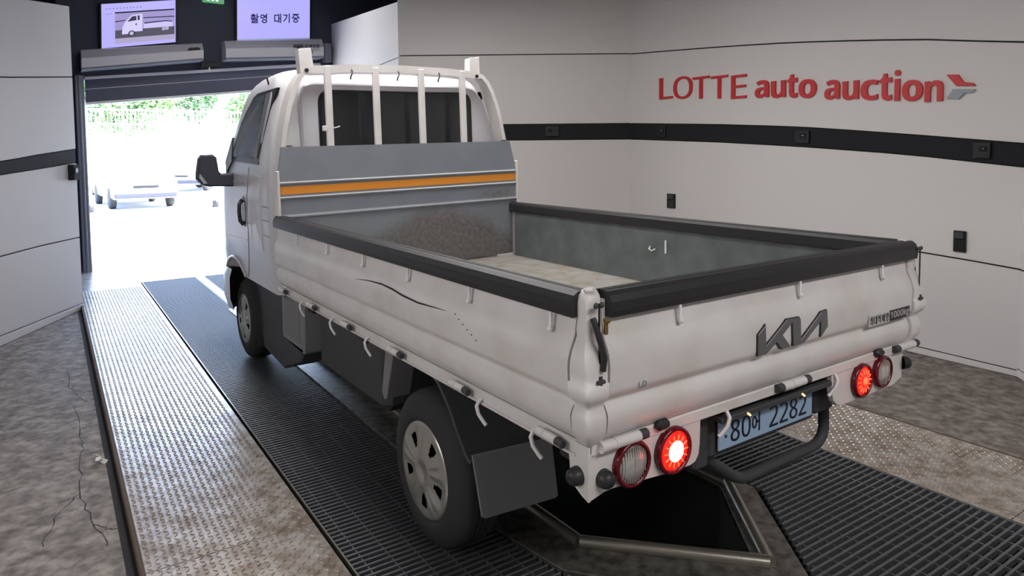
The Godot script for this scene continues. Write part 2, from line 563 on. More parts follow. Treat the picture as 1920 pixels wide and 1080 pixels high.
func walls() -> void:
	var xr := wall_frame(RA, RB, MID)
	var w := wall_root("wall_right", "long pale panelled wall with the red lettering and a dark band")
	banded_wall(w, xr, 4.042, 4.3, [R_TOP, R_UP, R_LO, R_GR])
	# the two slanting walls beside it
	var e := Vector2(2.377, -6.148)
	w = wall_root("wall_front_right", "pale slanting wall behind the truck bed, dark band across it")
	banded_wall(w, wall_frame(RA, e, MID), 2.735, 4.3, [flat(2.735), flat(1.912), flat(1.728), flat(0.8)])
	w = wall_root("wall_back_right", "pale slanting wall at the right edge of the picture")
	banded_wall(w, wall_frame(RB, Vector2(2.6, 1.18), Vector2(1.0, -1.0)), 2.57, 4.3, [flat(2.31), flat(1.61), flat(1.45), flat(0.724)])
	w = wall_root("wall_side", "plain pale side wall between the doorway and the slanting wall")
	var xs := wall_frame(Vector2(2.862, -9.68), e, Vector2(0.5, -8.0))
	var L := (e - Vector2(2.862, -9.68)).length()
	backing(w, xs, 0, L, FLOOR, 3.36)
	panel(w, "wall_panel", M.wall_panel, xs, 0, L, flat(2.72), [Vector2(0, 3.70), Vector2(L, 3.37)])
	panel(w, "wall_panel", M.wall_panel, xs, 0, L, flat(FLOOR), flat(2.72))
	# left wall
	var xl := wall_frame(Vector2(-0.853, -7.214), Vector2(-1.52, -5.961), Vector2(0.5, -4))
	w = wall_root("wall_left", "pale panelled wall on the left with a dark band")
	var LL := 4.2
	var ltop := [Vector2(0, 3.15), Vector2(0.65, 3.07), Vector2(1.17, 2.995), Vector2(4.2, 2.75)]
	var lg1 := [Vector2(0, 2.415), Vector2(1.23, 2.281), Vector2(4.2, 2.05)]
	var ls1 := [Vector2(0, 1.66), Vector2(0.714, 1.601), Vector2(1.289, 1.543), Vector2(4.2, 1.4)]
	var ls2 := [Vector2(0, 1.518), Vector2(0.725, 1.469), Vector2(1.299, 1.432), Vector2(4.2, 1.26)]
	var lg2 := [Vector2(0, 0.727), Vector2(0.789, 0.735), Vector2(1.358, 0.725), Vector2(4.2, 0.7)]
	var lb := [Vector2(0, 0.015), Vector2(1.4, 0.04), Vector2(4.2, 0.04)]
	backing(w, xl, 0.0, LL, FLOOR, 2.8)
	panel(w, "wall_panel", M.wall_panel_dimmed, xl, 0, LL, lg1, ltop)
	panel(w, "wall_panel", M.wall_panel_dimmed, xl, 0, LL, ls1, lg1)
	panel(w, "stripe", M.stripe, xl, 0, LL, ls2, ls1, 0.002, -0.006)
	panel(w, "wall_panel", M.wall_panel_dimmed, xl, 0, LL, lg2, ls2)
	panel(w, "wall_panel", M.wall_panel_dimmed, xl, 0, LL, lb, lg2)
	panel(w, "baseboard", M.wall_panel_dimmed, xl, 0, LL, flat(FLOOR), lb, 0.003, 0.006)
	# the building round it: dark front wall with the doorway, plain walls, ceiling
	var st := mb()
	var z := -9.7
	var head := [Vector2(-3.4, 4.4), Vector2(5.4, 4.4), Vector2(5.4, -0.3), Vector2(2.6, -0.3), Vector2(2.6, 3.0), Vector2(-0.62, 2.62), Vector2(-0.62, -0.3), Vector2(-3.4, -0.3)]
	prism(st, head, z - 0.2, z)
	var f := put("wall_front", st, M.navy)
	structure(f, "dark navy end wall round the open doorway", "wall")
	st = mb()
	bx(st, Vector3(-0.92, 2.18, -8.45), Vector3(0.1, 4.45, 2.45))
	structure(put("wall_recess", st, M.navy), "dark side wall between the left panelled wall and the doorway", "wall")
	st = mb()
	bx(st, Vector3(-3.35, 2.1, -2.8), Vector3(0.2, 4.6, 14.2))
	structure(put("wall_left_outer", st, M.shell), "plain outer wall behind the left panels", "wall")
	st = mb()
	bx(st, Vector3(5.3, 2.1, -2.8), Vector3(0.2, 4.6, 14.2))
	structure(put("wall_right_outer", st, M.shell), "plain outer wall behind the right panels", "wall")
	st = mb()
	bx(st, Vector3(1, 2.1, 4.2), Vector3(8.8, 4.6, 0.2))
	structure(put("wall_back", st, M.shell), "plain grey wall behind the camera", "wall")
	st = mb()
	bx(st, Vector3(1, 4.42, -2.8), Vector3(8.8, 0.2, 14.2))
	structure(put("ceiling", st, M.navy), "dark ceiling of the bay", "ceiling")

func floors() -> void:
	var root := Node3D.new()
	root.name = "floor"
	add_child(root, true)
	structure(root, "worn grey concrete floor on both sides of the steel plates", "floor")
	# concrete left and right of the steel floor, with a trench of drains between
	var st := mb()
	bx(st, Vector3(-2.16, -0.2, -3.0), Vector3(2.5, 0.31, 14.5), 0.0, AXIS)
	bx(st, Vector3(4.11, -0.2, -3.0), Vector3(2.5, 0.31, 14.5), 0.0, AXIS)
	bx(st, Vector3(0.9, -0.2, 2.9), Vector3(3.7, 0.31, 2.6))
	put("concrete", st, M.concrete, root)
	# cracks in the left concrete
	var rng := RandomNumberGenerator.new()
	rng.seed = 5
	for run in [[Vector2(-1.061, -3.9), Vector2(-1.046, -3.19), Vector2(-1.07, -2.96), Vector2(-1.09, -2.5), Vector2(-1.056, -2.13), Vector2(-1.02, -1.9)], [Vector2(-1.07, -4.9), Vector2(-1.075, -4.4), Vector2(-1.03, -4.1), Vector2(-0.99, -3.95)], [Vector2(-1.056, -2.13), Vector2(-1.0, -2.05), Vector2(-0.96, -2.02)], [Vector2(-1.09, -2.5), Vector2(-1.2, -2.3), Vector2(-1.24, -2.05)]]:
		st = mb()
		for i in run.size() - 1:
			var a: Vector2 = run[i]
			var b: Vector2 = run[i + 1]
			var last := a
			for k in range(1, 7):
				var q: Vector2 = a.lerp(b, k / 6.0) + (Vector2(rng.randf_range(-0.012, 0.012), rng.randf_range(-0.01, 0.01)) if k < 6 else Vector2.ZERO)
				var d := (q - last).normalized().orthogonal() * rng.randf_range(0.001, 0.0035)
				face(st, [Vector3(last.x - d.x, FLOOR + 0.0008, last.y - d.y), Vector3(q.x - d.x, FLOOR + 0.0008, q.y - d.y), Vector3(q.x + d.x, FLOOR + 0.0008, q.y + d.y), Vector3(last.x + d.x, FLOOR + 0.0008, last.y + d.y)], Vector3.UP)
				last = q
		put("crack", st, M.joint, root)
	# steel plates
	var plates := Node3D.new()
	plates.name = "floor_plate"
	add_child(plates, true)
	structure(plates, "beige checkered steel plates with rust along both sides of the gratings", "floor")
	plates.transform = AXIS
	var cuts := [-9.62, -8.3, -6.6, -4.9, -3.2, -1.5, 0.2, 1.6]
	for i in cuts.size() - 1:
		st = mb()
		bx(st, Vector3(-0.615, -0.006, (cuts[i] + cuts[i + 1]) / 2), Vector3(0.648, 0.012, cuts[i + 1] - cuts[i] - 0.004), 0.002)
		put("steel_plate", st, M.plate, plates)
		st = mb()
		bx(st, Vector3(2.54, -0.006, (cuts[i] + cuts[i + 1]) / 2), Vector3(0.7, 0.012, cuts[i + 1] - cuts[i] - 0.004), 0.002)
		put("steel_plate", st, M.plate, plates)
	st = mb()
	bx(st, Vector3(0.94, -0.006, -8.96), Vector3(2.46, 0.012, 1.31), 0.002)
	put("steel_plate", st, M.plate, plates)
	for x in [-0.9415, 2.8925]:
		st = mb()
		bx(st, Vector3(x + (-0.006 if x < 0 else 0.006), -0.022, -4.0), Vector3(0.02, 0.045, 11.2), 0.004)
		put("plate_edge", st, M.rust, plates)
		st = mb()
		bx(st, Vector3(x + (-0.034 if x < 0 else 0.034), FLOOR - 0.004, -4.0), Vector3(0.04, 0.01, 11.2), 0.002)
		put("shade_dirt_strip", st, M.joint, plates)  # dark strip standing for the shade and dirt beside the raised plates
	st = mb()
	bx(st, Vector3(-0.615, -0.027, -4.0), Vector3(0.64, 0.03, 11.2))
	bx(st, Vector3(2.54, -0.027, -4.0), Vector3(0.69, 0.03, 11.2))
	bx(st, Vector3(0.94, -0.03, -8.96), Vector3(2.4, 0.035, 1.3))
	put("plate_bed", st, M.drain, plates)
	# raised lugs of the checkered plates
	st = mb()
	var lug := []
	var foot := []
	for q in [Vector2(-0.0125, 0), Vector2(-0.005, -0.0045), Vector2(0.005, -0.0045), Vector2(0.0125, 0), Vector2(0.005, 0.0045), Vector2(-0.005, 0.0045)]:
		foot.append(Vector3(q.x, 0, q.y))
		lug.append(Vector3(q.x * 0.66, 0.004, q.y * 0.5))
	face(st, lug, Vector3.UP)
	for i in 6:
		var j := (i + 1) % 6
		face(st, [foot[i], foot[j], lug[j], lug[i]], foot[i] + foot[j] + Vector3(0, 0.002, 0))
	st.generate_normals()
	var lug_mesh := st.commit()
	var spots := []
	var p := 0.0295
	for zi in int(8.6 / p):
		var z := 0.55 - zi * p
		for xi in int(0.64 / p):
			spots.append([-0.615 - 0.32 + (xi + 0.5) * p, z, (xi + zi) % 2])
		if z > -2.6:
			for xi in int(0.68 / p):
				spots.append([2.2 + (xi + 0.5) * p, z, (xi + zi) % 2])
	var mm := MultiMesh.new()
	mm.transform_format = MultiMesh.TRANSFORM_3D
	mm.mesh = lug_mesh
	mm.instance_count = spots.size()
	for i in spots.size():
		mm.set_instance_transform(i, Transform3D(Basis(Vector3.UP, PI / 4 if spots[i][2] else -PI / 4), Vector3(spots[i][0], 0, spots[i][1])))
	var mi := MultiMeshInstance3D.new()
	mi.name = "raised_lug"
	mi.multimesh = mm
	mi.material_override = M.plate
	plates.add_child(mi, true)
	mi.set_meta("kind", "stuff")
	# dark drain under the gratings
	st = mb()
	bx(st, AXIS * Vector3(0.95, -1.0, -3.3), Vector3(2.55, 0.1, 11.0))
	bx(st, AXIS * Vector3(-0.33, -0.5, -3.3), Vector3(0.04, 0.9, 11.0))
	bx(st, AXIS * Vector3(2.24, -0.5, -3.3), Vector3(0.04, 0.9, 11.0))
	bx(st, AXIS * Vector3(0.95, -0.5, -8.35), Vector3(2.6, 0.9, 0.04))
	bx(st, Vector3(0.95, -0.5, 1.6), Vector3(2.6, 0.9, 0.04))
	bx(st, AXIS * Vector3(0.37, -0.55, -3.8), Vector3(0.03, 0.95, 5.4))
	bx(st, AXIS * Vector3(1.49, -0.55, -3.8), Vector3(0.03, 0.95, 6.0))
	var d := put("floor_drain", st, M.drain)
	structure(d, "dark drain channel below the gratings", "floor")
	gratings()
	pit()
	# scrap of paper beside the plate edge
	st = mb()
	for k in 5:
		var b := Basis.from_euler(Vector3(rng.randf_range(-1, 1), rng.randf_range(0, 6), rng.randf_range(-1, 1)))
		bx(st, Vector3(rng.randf_range(-0.02, 0.02), 0.014 + 0.006 * k, rng.randf_range(-0.03, 0.03)), Vector3(0.024, 0.003, 0.028), 0.001, Transform3D(b, Vector3(0, 0.004, 0)))
	var s := put("paper_scrap", st, M.paper, null, Transform3D(Basis(), Vector3(-0.985, FLOOR + 0.002, -2.85)))
	tag(s, "small crumpled white paper scrap on the concrete by the plate edge", "litter")

func gratings() -> void:
	var st := mb()
	bx(st, Vector3(0, 0, 0), Vector3(1.0, 0.03, 0.011), 0.002)
	st.generate_normals()
	var bar := st.commit()
	var where := [["left", 0.035, 0.62, -8.28, 1.06, 9], ["right", 1.85, 0.66, -4.2, 1.06, 5], ["far", 0.93, 0.98, -8.28, 1.06, 2]]
	var lw := ["just inside the doorway", "second from the doorway", "third from the doorway, beside the truck's nose", "under the front left tyre", "behind the front left tyre", "beside the middle of the truck bed", "beside the rear left hubcap", "under the rear left tyre", "nearest the camera on the left"]
	var rw := ["beneath the right of the cab", "beneath the right of the bed", "beneath the right rear wheel", "behind the right rear lamps", "nearest the camera on the right"]
	var fw := ["ahead of the truck's nose by the doorway", "beneath the truck's front bumper"]
	for g in where:
		for k in g[5]:
			var z0: float = g[3] + k * g[4]
			var t := thing("floor_grating", "dark steel floor grating " + {"left": lw, "right": rw, "far": fw}[g[0]][k], "grating", Vector3.ZERO, "steel floor gratings")
			t.transform = AXIS * Transform3D(Basis(), Vector3(g[1], -0.017, z0 + g[4] / 2))
			var w: float = g[2]
			var n := 32
			var span := func(zl: float) -> Vector2:   # left and right end of a bar, clear of the pit frame
				var z: float = z0 + g[4] / 2 + zl
				var e := Vector2(-w / 2, w / 2)
				if g[0] == "left" and z > -1.0:
					e.y = at_poly([Vector2(-1.0, 0.335), Vector2(-0.6, 0.39), Vector2(0.02, 0.86), Vector2(0.03, 0.955), Vector2(2.0, 0.955)], z) - g[1] - 0.008
				elif g[0] == "right" and z > -1.0:
					e.x = at_poly([Vector2(-1.0, 1.522), Vector2(-0.575, 1.528), Vector2(0.03, 1.062), Vector2(0.035, 0.965), Vector2(2.0, 0.965)], z) - g[1] + 0.008
				return e
			for i in n:
				var zl: float = -g[4] / 2 + (i + 0.5) * g[4] / n
				var e: Vector2 = span.call(zl)
				place("bar", bar, M.grate, t, Transform3D(Basis.from_scale(Vector3(e.y - e.x - 0.012, 1, 1)), Vector3((e.x + e.y) / 2, 0, zl)))
			for i in range(-8, 9):
				var x := i * 0.1 + 0.05
				var lo := 9.0
				var hi := -9.0
				for m in 41:
					var zl: float = lerpf(-g[4] / 2 + 0.005, g[4] / 2 - 0.005, m / 40.0)
					var e: Vector2 = span.call(zl)
					if x > e.x + 0.02 and x < e.y - 0.02:
						lo = minf(lo, zl)
						hi = maxf(hi, zl)
				if hi - lo < 0.03:
					continue
				var s2 := mb()
				bx(s2, Vector3(x, 0.001, (lo + hi) / 2), Vector3(0.006, 0.018, hi - lo), 0.001)
				put("cross_rod", s2, M.grate, t)
			for s in [-1, 1]:
				if z0 + g[4] > -1.0 and ((s > 0 and g[0] == "left") or (s < 0 and g[0] == "right")):
					continue
				var s3 := mb()
				bx(s3, Vector3(s * (w / 2 - 0.004), 0, 0), Vector3(0.008, 0.034, g[4] - 0.006), 0.001)
				put("edge_strip", s3, M.pipe_steel if s < 0 and g[0] == "left" else M.grate, t)

func pit() -> void:
	var t := thing("inspection_pit", "steel framed inspection pit in the floor under the tail of the truck", "pit")
	var inner := [Vector2(0.585, -6.05), Vector2(0.585, -0.745), Vector2(1.046, -0.24), Vector2(1.41, -0.685), Vector2(1.40, -6.05)]
	var outer := [Vector2(0.36, -6.05), Vector2(0.335, -1.0), Vector2(0.39, -0.6), Vector2(0.86, 0.02), Vector2(1.06, 0.03), Vector2(1.525, -0.575), Vector2(1.52, -6.05)]
	var up := Transform3D(Basis(Vector3.RIGHT, Vector3(0, 0, -1), Vector3.UP), Vector3.ZERO)
	var flip := func(q: Vector2) -> Vector2: return Vector2(q.x, -q.y)
	var pieces := [[outer[0], inner[0], inner[1], outer[2], outer[1]], [outer[2], inner[1], inner[2], outer[4], outer[3]], [outer[4], inner[2], inner[3], outer[5]], [outer[5], inner[3], inner[4], outer[6]]]
	for p in pieces:
		var st := mb()
		prism(st, p.map(flip), -0.03, 0.006, up, 0.003)
		put("frame_plate", st, M.pit_steel, t)
	for q in [[0.345, 0.435, -8.28, -6.05], [1.425, 1.515, -8.28, -6.05], [0.435, 1.425, -6.16, -6.05]]:
		var s4 := mb()
		bx(s4, Vector3((q[0] + q[1]) / 2, -0.012, (q[2] + q[3]) / 2), Vector3(q[1] - q[0] - 0.004, 0.036, q[3] - q[2] - 0.004), 0.003, AXIS)
		put("frame_plate", s4, M.pipe_steel, t)
	# round kerb along the open edge
	var k1 := Vector2(0.548, -0.69)
	var k2 := Vector2(1.05, -0.165)
	var k3 := Vector2(1.44, -0.665)
	for run in [[k1, k2], [k2, k3], [Vector2(0.548, -4.5), k1], [k3, Vector2(1.44, -4.5)]]:
		var st := mb()
		var a := Vector3(run[0].x, 0.02, run[0].y)
		var b := Vector3(run[1].x, 0.02, run[1].y)
		tube(st, [a, b], 0.026, 12)
		put("edge_pipe", st, M.pipe_steel, t)
	var st2 := mb()
	for i in 4:
		var a: Vector2 = inner[i]
		var b: Vector2 = inner[i + 1]
		face(st2, [Vector3(a.x, -0.9, a.y), Vector3(b.x, -0.9, b.y), Vector3(b.x, 0, b.y), Vector3(a.x, 0, a.y)], Vector3(0.98 - (a.x + b.x) / 2, 0, -3.0 - (a.y + b.y) / 2))
	put("pit_wall", st2, M.drain, t)

func doorway() -> void:
	var z := -9.7
	# roller shutter: curtain, guide rail, bottom bar
	var t := thing("roller_shutter", "dark half raised roller shutter with steel guide rail in the doorway", "shutter", Vector3(0, 0, 0))
	var o := Vector2(-0.758, 0)
	var P := func(s: float, y: float) -> Vector2: return Vector2(s - 0.758, y)
	var xf := Transform3D(Basis(), Vector3(0, 0, z))
	var st := mb()
	prism(st, [P.call(0.145, 2.49), P.call(3.35, 2.89), P.call(3.35, 3.04), P.call(0.145, 2.64)], 0.02, 0.06, xf)
	put("curtain_slat", st, M.curtain, t)
	st = mb()
	prism(st, [P.call(0.145, 2.31), P.call(3.35, 2.69), P.call(3.35, 2.885), P.call(0.145, 2.483)], 0.02, 0.055, xf)
	put("curtain_slat", st, M.curtain, t)
	st = mb()
	prism(st, [P.call(0.145, 2.482), P.call(3.35, 2.884), P.call(3.35, 2.892), P.call(0.145, 2.490)], 0.02, 0.062, xf)
	put("seam_strip", st, M.alu, t)
	st = mb()
	prism(st, [P.call(0.145, 2.275), P.call(3.35, 2.655), P.call(3.35, 2.69), P.call(0.145, 2.31)], 0.015, 0.065, xf, 0.005)
	put("bottom_bar", st, M.fence_white, t)
	st = mb()
	prism(st, [P.call(0.14, 2.615), P.call(3.4, 3.0), P.call(3.4, 3.05), P.call(0.14, 2.652)], 0.02, 0.1, xf, 0.008)
	put("head_rail", st, M.alu, t)
	for x in [-0.68, 2.62]:
		st = mb()
		bx(st, Vector3(x, 1.33, z + 0.05), Vector3(0.11, 2.68, 0.12), 0.01)
		bx(st, Vector3(x, 1.33, z + 0.115), Vector3(0.03, 2.68, 0.02), 0.005)
		put("guide_rail", st, M.post_steel, t)
	st = mb()
	prism(st, [P.call(1.6, 2.86), P.call(1.86, 2.89), P.call(1.86, 2.96), P.call(1.6, 2.93)], 0.05, 0.13, xf, 0.006)
	put("sensor", st, M.trim_black, t)
	st = mb()
	tube(st, [Vector3(0.96, 2.87, z + 0.1), Vector3(0.955, 2.82, z + 0.1)], 0.012, 8)
	put("sensor_lamp", st, M.fence_white, t)
	# housings
	for h in [["left", [0.1, 2.714, 1.6, 2.945, 1.606, 3.205, 0.107, 2.995], "shorter silver shutter housing under the monitor with the truck picture"], ["right", [1.905, 2.967, 3.372, 3.096, 3.38, 3.413, 1.911, 3.261], "silver shutter housing with black lettering under the monitor with blue writing"]]:
		var v: Array = h[1]
		var b := thing("shutter_housing", h[2], "housing", Vector3(0, 0, z + 0.004), "silver shutter housings over the doorway")
		var bl: Vector2 = P.call(v[0], v[1])
		var br: Vector2 = P.call(v[2], v[3])
		var tr: Vector2 = P.call(v[4], v[5])
		var tl: Vector2 = P.call(v[6], v[7])
		# folded sheet: three long facets
		var sec := [Vector2(0.0, 0.0), Vector2(0.3, 0.0), Vector2(0.33, 0.1), Vector2(0.33, 0.55), Vector2(0.31, 0.6), Vector2(0.24, 0.94), Vector2(0.2, 1.0), Vector2(0.0, 1.0)]
		st = mb()
		for i in sec.size():
			var a: Vector2 = sec[i]
			var c: Vector2 = sec[(i + 1) % sec.size()]
			var q := []
			for e in [[bl, tl, a], [br, tr, a], [br, tr, c], [bl, tl, c]]:
				var m2: Vector2 = e[0].lerp(e[1], e[2].y)
				q.append(Vector3(m2.x, m2.y, e[2].x))
			face(st, q, Vector3(0, (a.y + c.y) / 2 - 0.5, (a.x + c.x) / 2 - 0.15))
		for e in [[bl, tl, -1.0], [br, tr, 1.0]]:
			var q := []
			for a in sec:
				var m2: Vector2 = e[0].lerp(e[1], a.y)
				q.append(Vector3(m2.x, m2.y, a.x))
			face(st, q, Vector3(e[2], 0, 0))
		put("cover", st, M.alu, b)
		st = mb()
		var lip := [bl, br, br + Vector2(0, 0.02), bl + Vector2(0, 0.02)]
		prism(st, lip, 0.3, 0.345, Transform3D(), 0.004)
		put("lip", st, M.post_steel, b)
		var tilt := (br - bl).angle()
		if h[0] == "left":
			st = mb()
			prism(st, rounded(rect(-0.085, -0.05, 0.085, 0.05), 0.04), 0, 0.006, Transform3D(Basis(Vector3.BACK, tilt), Vector3(0.725, 3.065, 0.318)))
			put("badge", st, M.trim_black, b)
		else:
			var lx := Transform3D(Basis(Vector3.BACK, tilt), Vector3(2.146, 3.12, 0.334))
			st = mb()
			prism(st, rect(0.0, 0.13, 0.15, 0.145), 0, 0.003, lx)
			prism(st, rect(0.0, 0.1, 0.15, 0.122), 0, 0.003, lx)
			prism(st, rect(0.055, 0.0, 0.075, 0.1), 0, 0.003, lx)
			prism(st, rect(0.083, 0.0, 0.098, 0.1), 0, 0.003, lx)
			prism(st, rect(-0.01, -0.012, 0.16, -0.006), 0, 0.003, lx)
			put("logo", st, M.trim_black, b)
			st = mb()
			var kx := 0.17
			stroke(st, Vector2(kx, 0.15), Vector2(kx - 0.008, 0.115), 0.006, 0.003, lx)
			stroke(st, Vector2(kx - 0.008, 0.115), Vector2(kx, 0.08), 0.006, 0.003, lx)
			for key in ["ju", "sen", "teu", "ro"]:
				hangul(st, key, Vector2(kx + 0.012, 0.085), 0.048, 0.058, 0.008, 0.003, lx)
				kx += 0.06
			prism(st, rect(0.17, 0.058, 0.4, 0.064), 0, 0.003, lx)
			put("lettering", st, M.trim_black, b)
			letter("1577", true, 0.172, 0.3, 0.0, 0.045, 0.003, M.trim_black, b, lx)
			st = mb()
			bx(st, Vector3(2.72, 3.2, 0.16), Vector3(0.12, 0.3, 0.14), 0.01)
			put("bracket", st, M.post_steel, b)
	# monitors
	monitor("monitor", "wide wall monitor over the doorway showing a white truck", [0.387, 3.645, 1.311, 3.808, 1.27, 3.209, 0.346, 3.048], true)
	monitor("monitor", "wall monitor over the doorway with large blue writing on lilac", [2.153, 3.919, 3.257, 4.046, 3.24, 3.418, 2.126, 3.302], false)
	# exit sign
	var ex := thing("exit_sign", "small green lit emergency exit sign between the two monitors", "sign", Vector3(1.06, 3.87, z))
	st = mb()
	bx(st, Vector3(0, 0.05, 0.03), Vector3(0.3, 0.18, 0.05), 0.008)
	put("case", st, M.exit_green, ex)
	st = mb()
	for k in 3:
		prism(st, rect(-0.09 + k * 0.06, -0.015, -0.055 + k * 0.06, 0.08), 0.055, 0.058)
	put("lettering", st, M.exit_white, ex)

func monitor(called: String, label: String, v: Array, picture: bool) -> void:
	var z := -9.7
	var tl := Vector2(v[0] - 0.758, v[1])
	var tr := Vector2(v[2] - 0.758, v[3])
	var br := Vector2(v[4] - 0.758, v[5])
	var bl := Vector2(v[6] - 0.758, v[7])
	var c := (tl + tr + br + bl) / 4.0
	var w := ((tr - tl).length() + (br - bl).length()) / 2
	var h := ((tl - bl).length() + (tr - br).length()) / 2
	var t := thing(called, label, "monitor", Vector3(c.x, c.y, z), "wall monitors over the doorway")
	var ang := ((tr - tl).angle() + (br - bl).angle()) / 2.0
	t.transform = Transform3D(Basis(Vector3(cos(ang), sin(ang), 0), Vector3(0.03, 1, 0).normalized(), Vector3.BACK), Vector3(c.x, c.y, z + 0.004))
	var st := mb()
	bx(st, Vector3(0, 0, 0.035), Vector3(w + 0.05, h + 0.05, 0.07), 0.008)
	put("bezel", st, M.bezel, t)
	st = mb()
	bx(st, Vector3(0, 0, 0.069), Vector3(w, h, 0.006))
	put("screen", st, M.screen, t)
	var xf := Transform3D(Basis(), Vector3(0, 0, 0.072))
	if not picture:
		st = mb()
		var x := -0.36
		for key in ["chwal", "yeong", "", "dae", "gi", "jung"]:
			if key:
				hangul(st, key, Vector2(x, -0.05), 0.12, 0.13, 0.017, 0.003, xf)
			x += 0.14 if key else 0.07
		put("lettering", st, M.screen_ink, t)
		st = mb()
		prism(st, rect(-w / 2, -h / 2, w / 2, -h / 2 + 0.02), 0, 0.002, xf)
		put("task_bar", st, glow("bar", c8(150, 165, 205)), t)
		return
	# the picture on the screen: a white truck in the bay
	var px := -w * 0.325
	var py := -h * 0.42
	var pw := w * 0.81
	var ph := h * 0.72
	var parts := [
		["picture_wall", c8(160, 150, 205), rect(0, 0.3, 1, 1)], ["picture_frame", c8(20, 18, 60), rect(0, 0.955, 1, 1)], ["picture_floor", c8(82, 80, 96), rect(0, 0.12, 1, 0.42)], ["picture_floor", c8(176, 166, 200), rect(0, 0.0, 1, 0.16)],
		["picture_stripe", c8(24, 20, 70), [Vector2(0.47, 0.75), Vector2(1, 0.73), Vector2(1, 0.76), Vector2(0.47, 0.78)]], ["picture_stripe", c8(24, 20, 70), [Vector2(0, 0.68), Vector2(0.17, 0.71), Vector2(0.17, 0.735), Vector2(0, 0.71)]],
		["picture_truck", c8(214, 208, 250), [Vector2(0.11, 0.28), Vector2(0.12, 0.5), Vector2(0.16, 0.66), Vector2(0.27, 0.87), Vector2(0.45, 0.9), Vector2(0.45, 0.34), Vector2(0.3, 0.34), Vector2(0.26, 0.28)]],
		["picture_truck", c8(205, 198, 245), [Vector2(0.47, 0.42), Vector2(0.97, 0.42), Vector2(0.97, 0.6), Vector2(0.47, 0.6)]], ["picture_stripe", c8(30, 28, 84), [Vector2(0.48, 0.57), Vector2(0.85, 0.6), Vector2(0.96, 0.57), Vector2(0.96, 0.6), Vector2(0.85, 0.635), Vector2(0.48, 0.61)]],
		["picture_window", c8(50, 50, 76), [Vector2(0.2, 0.67), Vector2(0.28, 0.83), Vector2(0.35, 0.84), Vector2(0.35, 0.7)]], ["picture_window", c8(50, 50, 76), [Vector2(0.37, 0.7), Vector2(0.37, 0.85), Vector2(0.405, 0.85), Vector2(0.405, 0.7)]],
		["picture_wheel", c8(40, 40, 60), disc(0.27, 0.29, 0.055, 0.09)], ["picture_wheel", c8(190, 188, 210), disc(0.27, 0.29, 0.035, 0.06)], ["picture_wheel", c8(180, 178, 205), disc(0.81, 0.36, 0.03, 0.055)], ["picture_wheel", c8(180, 178, 205), disc(0.87, 0.37, 0.03, 0.055)], ["picture_handle", c8(28, 26, 70), disc(0.345, 0.57, 0.012, 0.03, 12)],
	]
	var d := 0.0005
	for p in parts:
		st = mb()
		prism(st, p[2].map(func(q: Vector2) -> Vector2: return Vector2(px + q.x * pw, py + q.y * ph)), 0, d, xf)
		d += 0.0004
		put(p[0], st, glow(p[0] + str(p[1]), p[1]), t)
	st = mb()
	for k in 11:
		prism(st, rect(-w * 0.44 + k * w * 0.045, h * 0.37, -w * 0.44 + k * w * 0.045 + 0.012, h * 0.40), 0, 0.002, xf)
	prism(st, rect(-w * 0.45, h * 0.26, -w * 0.36, h * 0.268), 0, 0.002, xf)
	put("caption", st, glow("caption", c8(110, 104, 170)), t)

func glow(called: String, c: Color) -> StandardMaterial3D:
	if M.has("glow_" + called):
		return M["glow_" + called]
	var m := mat("glow_" + called, Color.BLACK, 0.4)
	m.emission_enabled = true
	m.emission = c
	return m

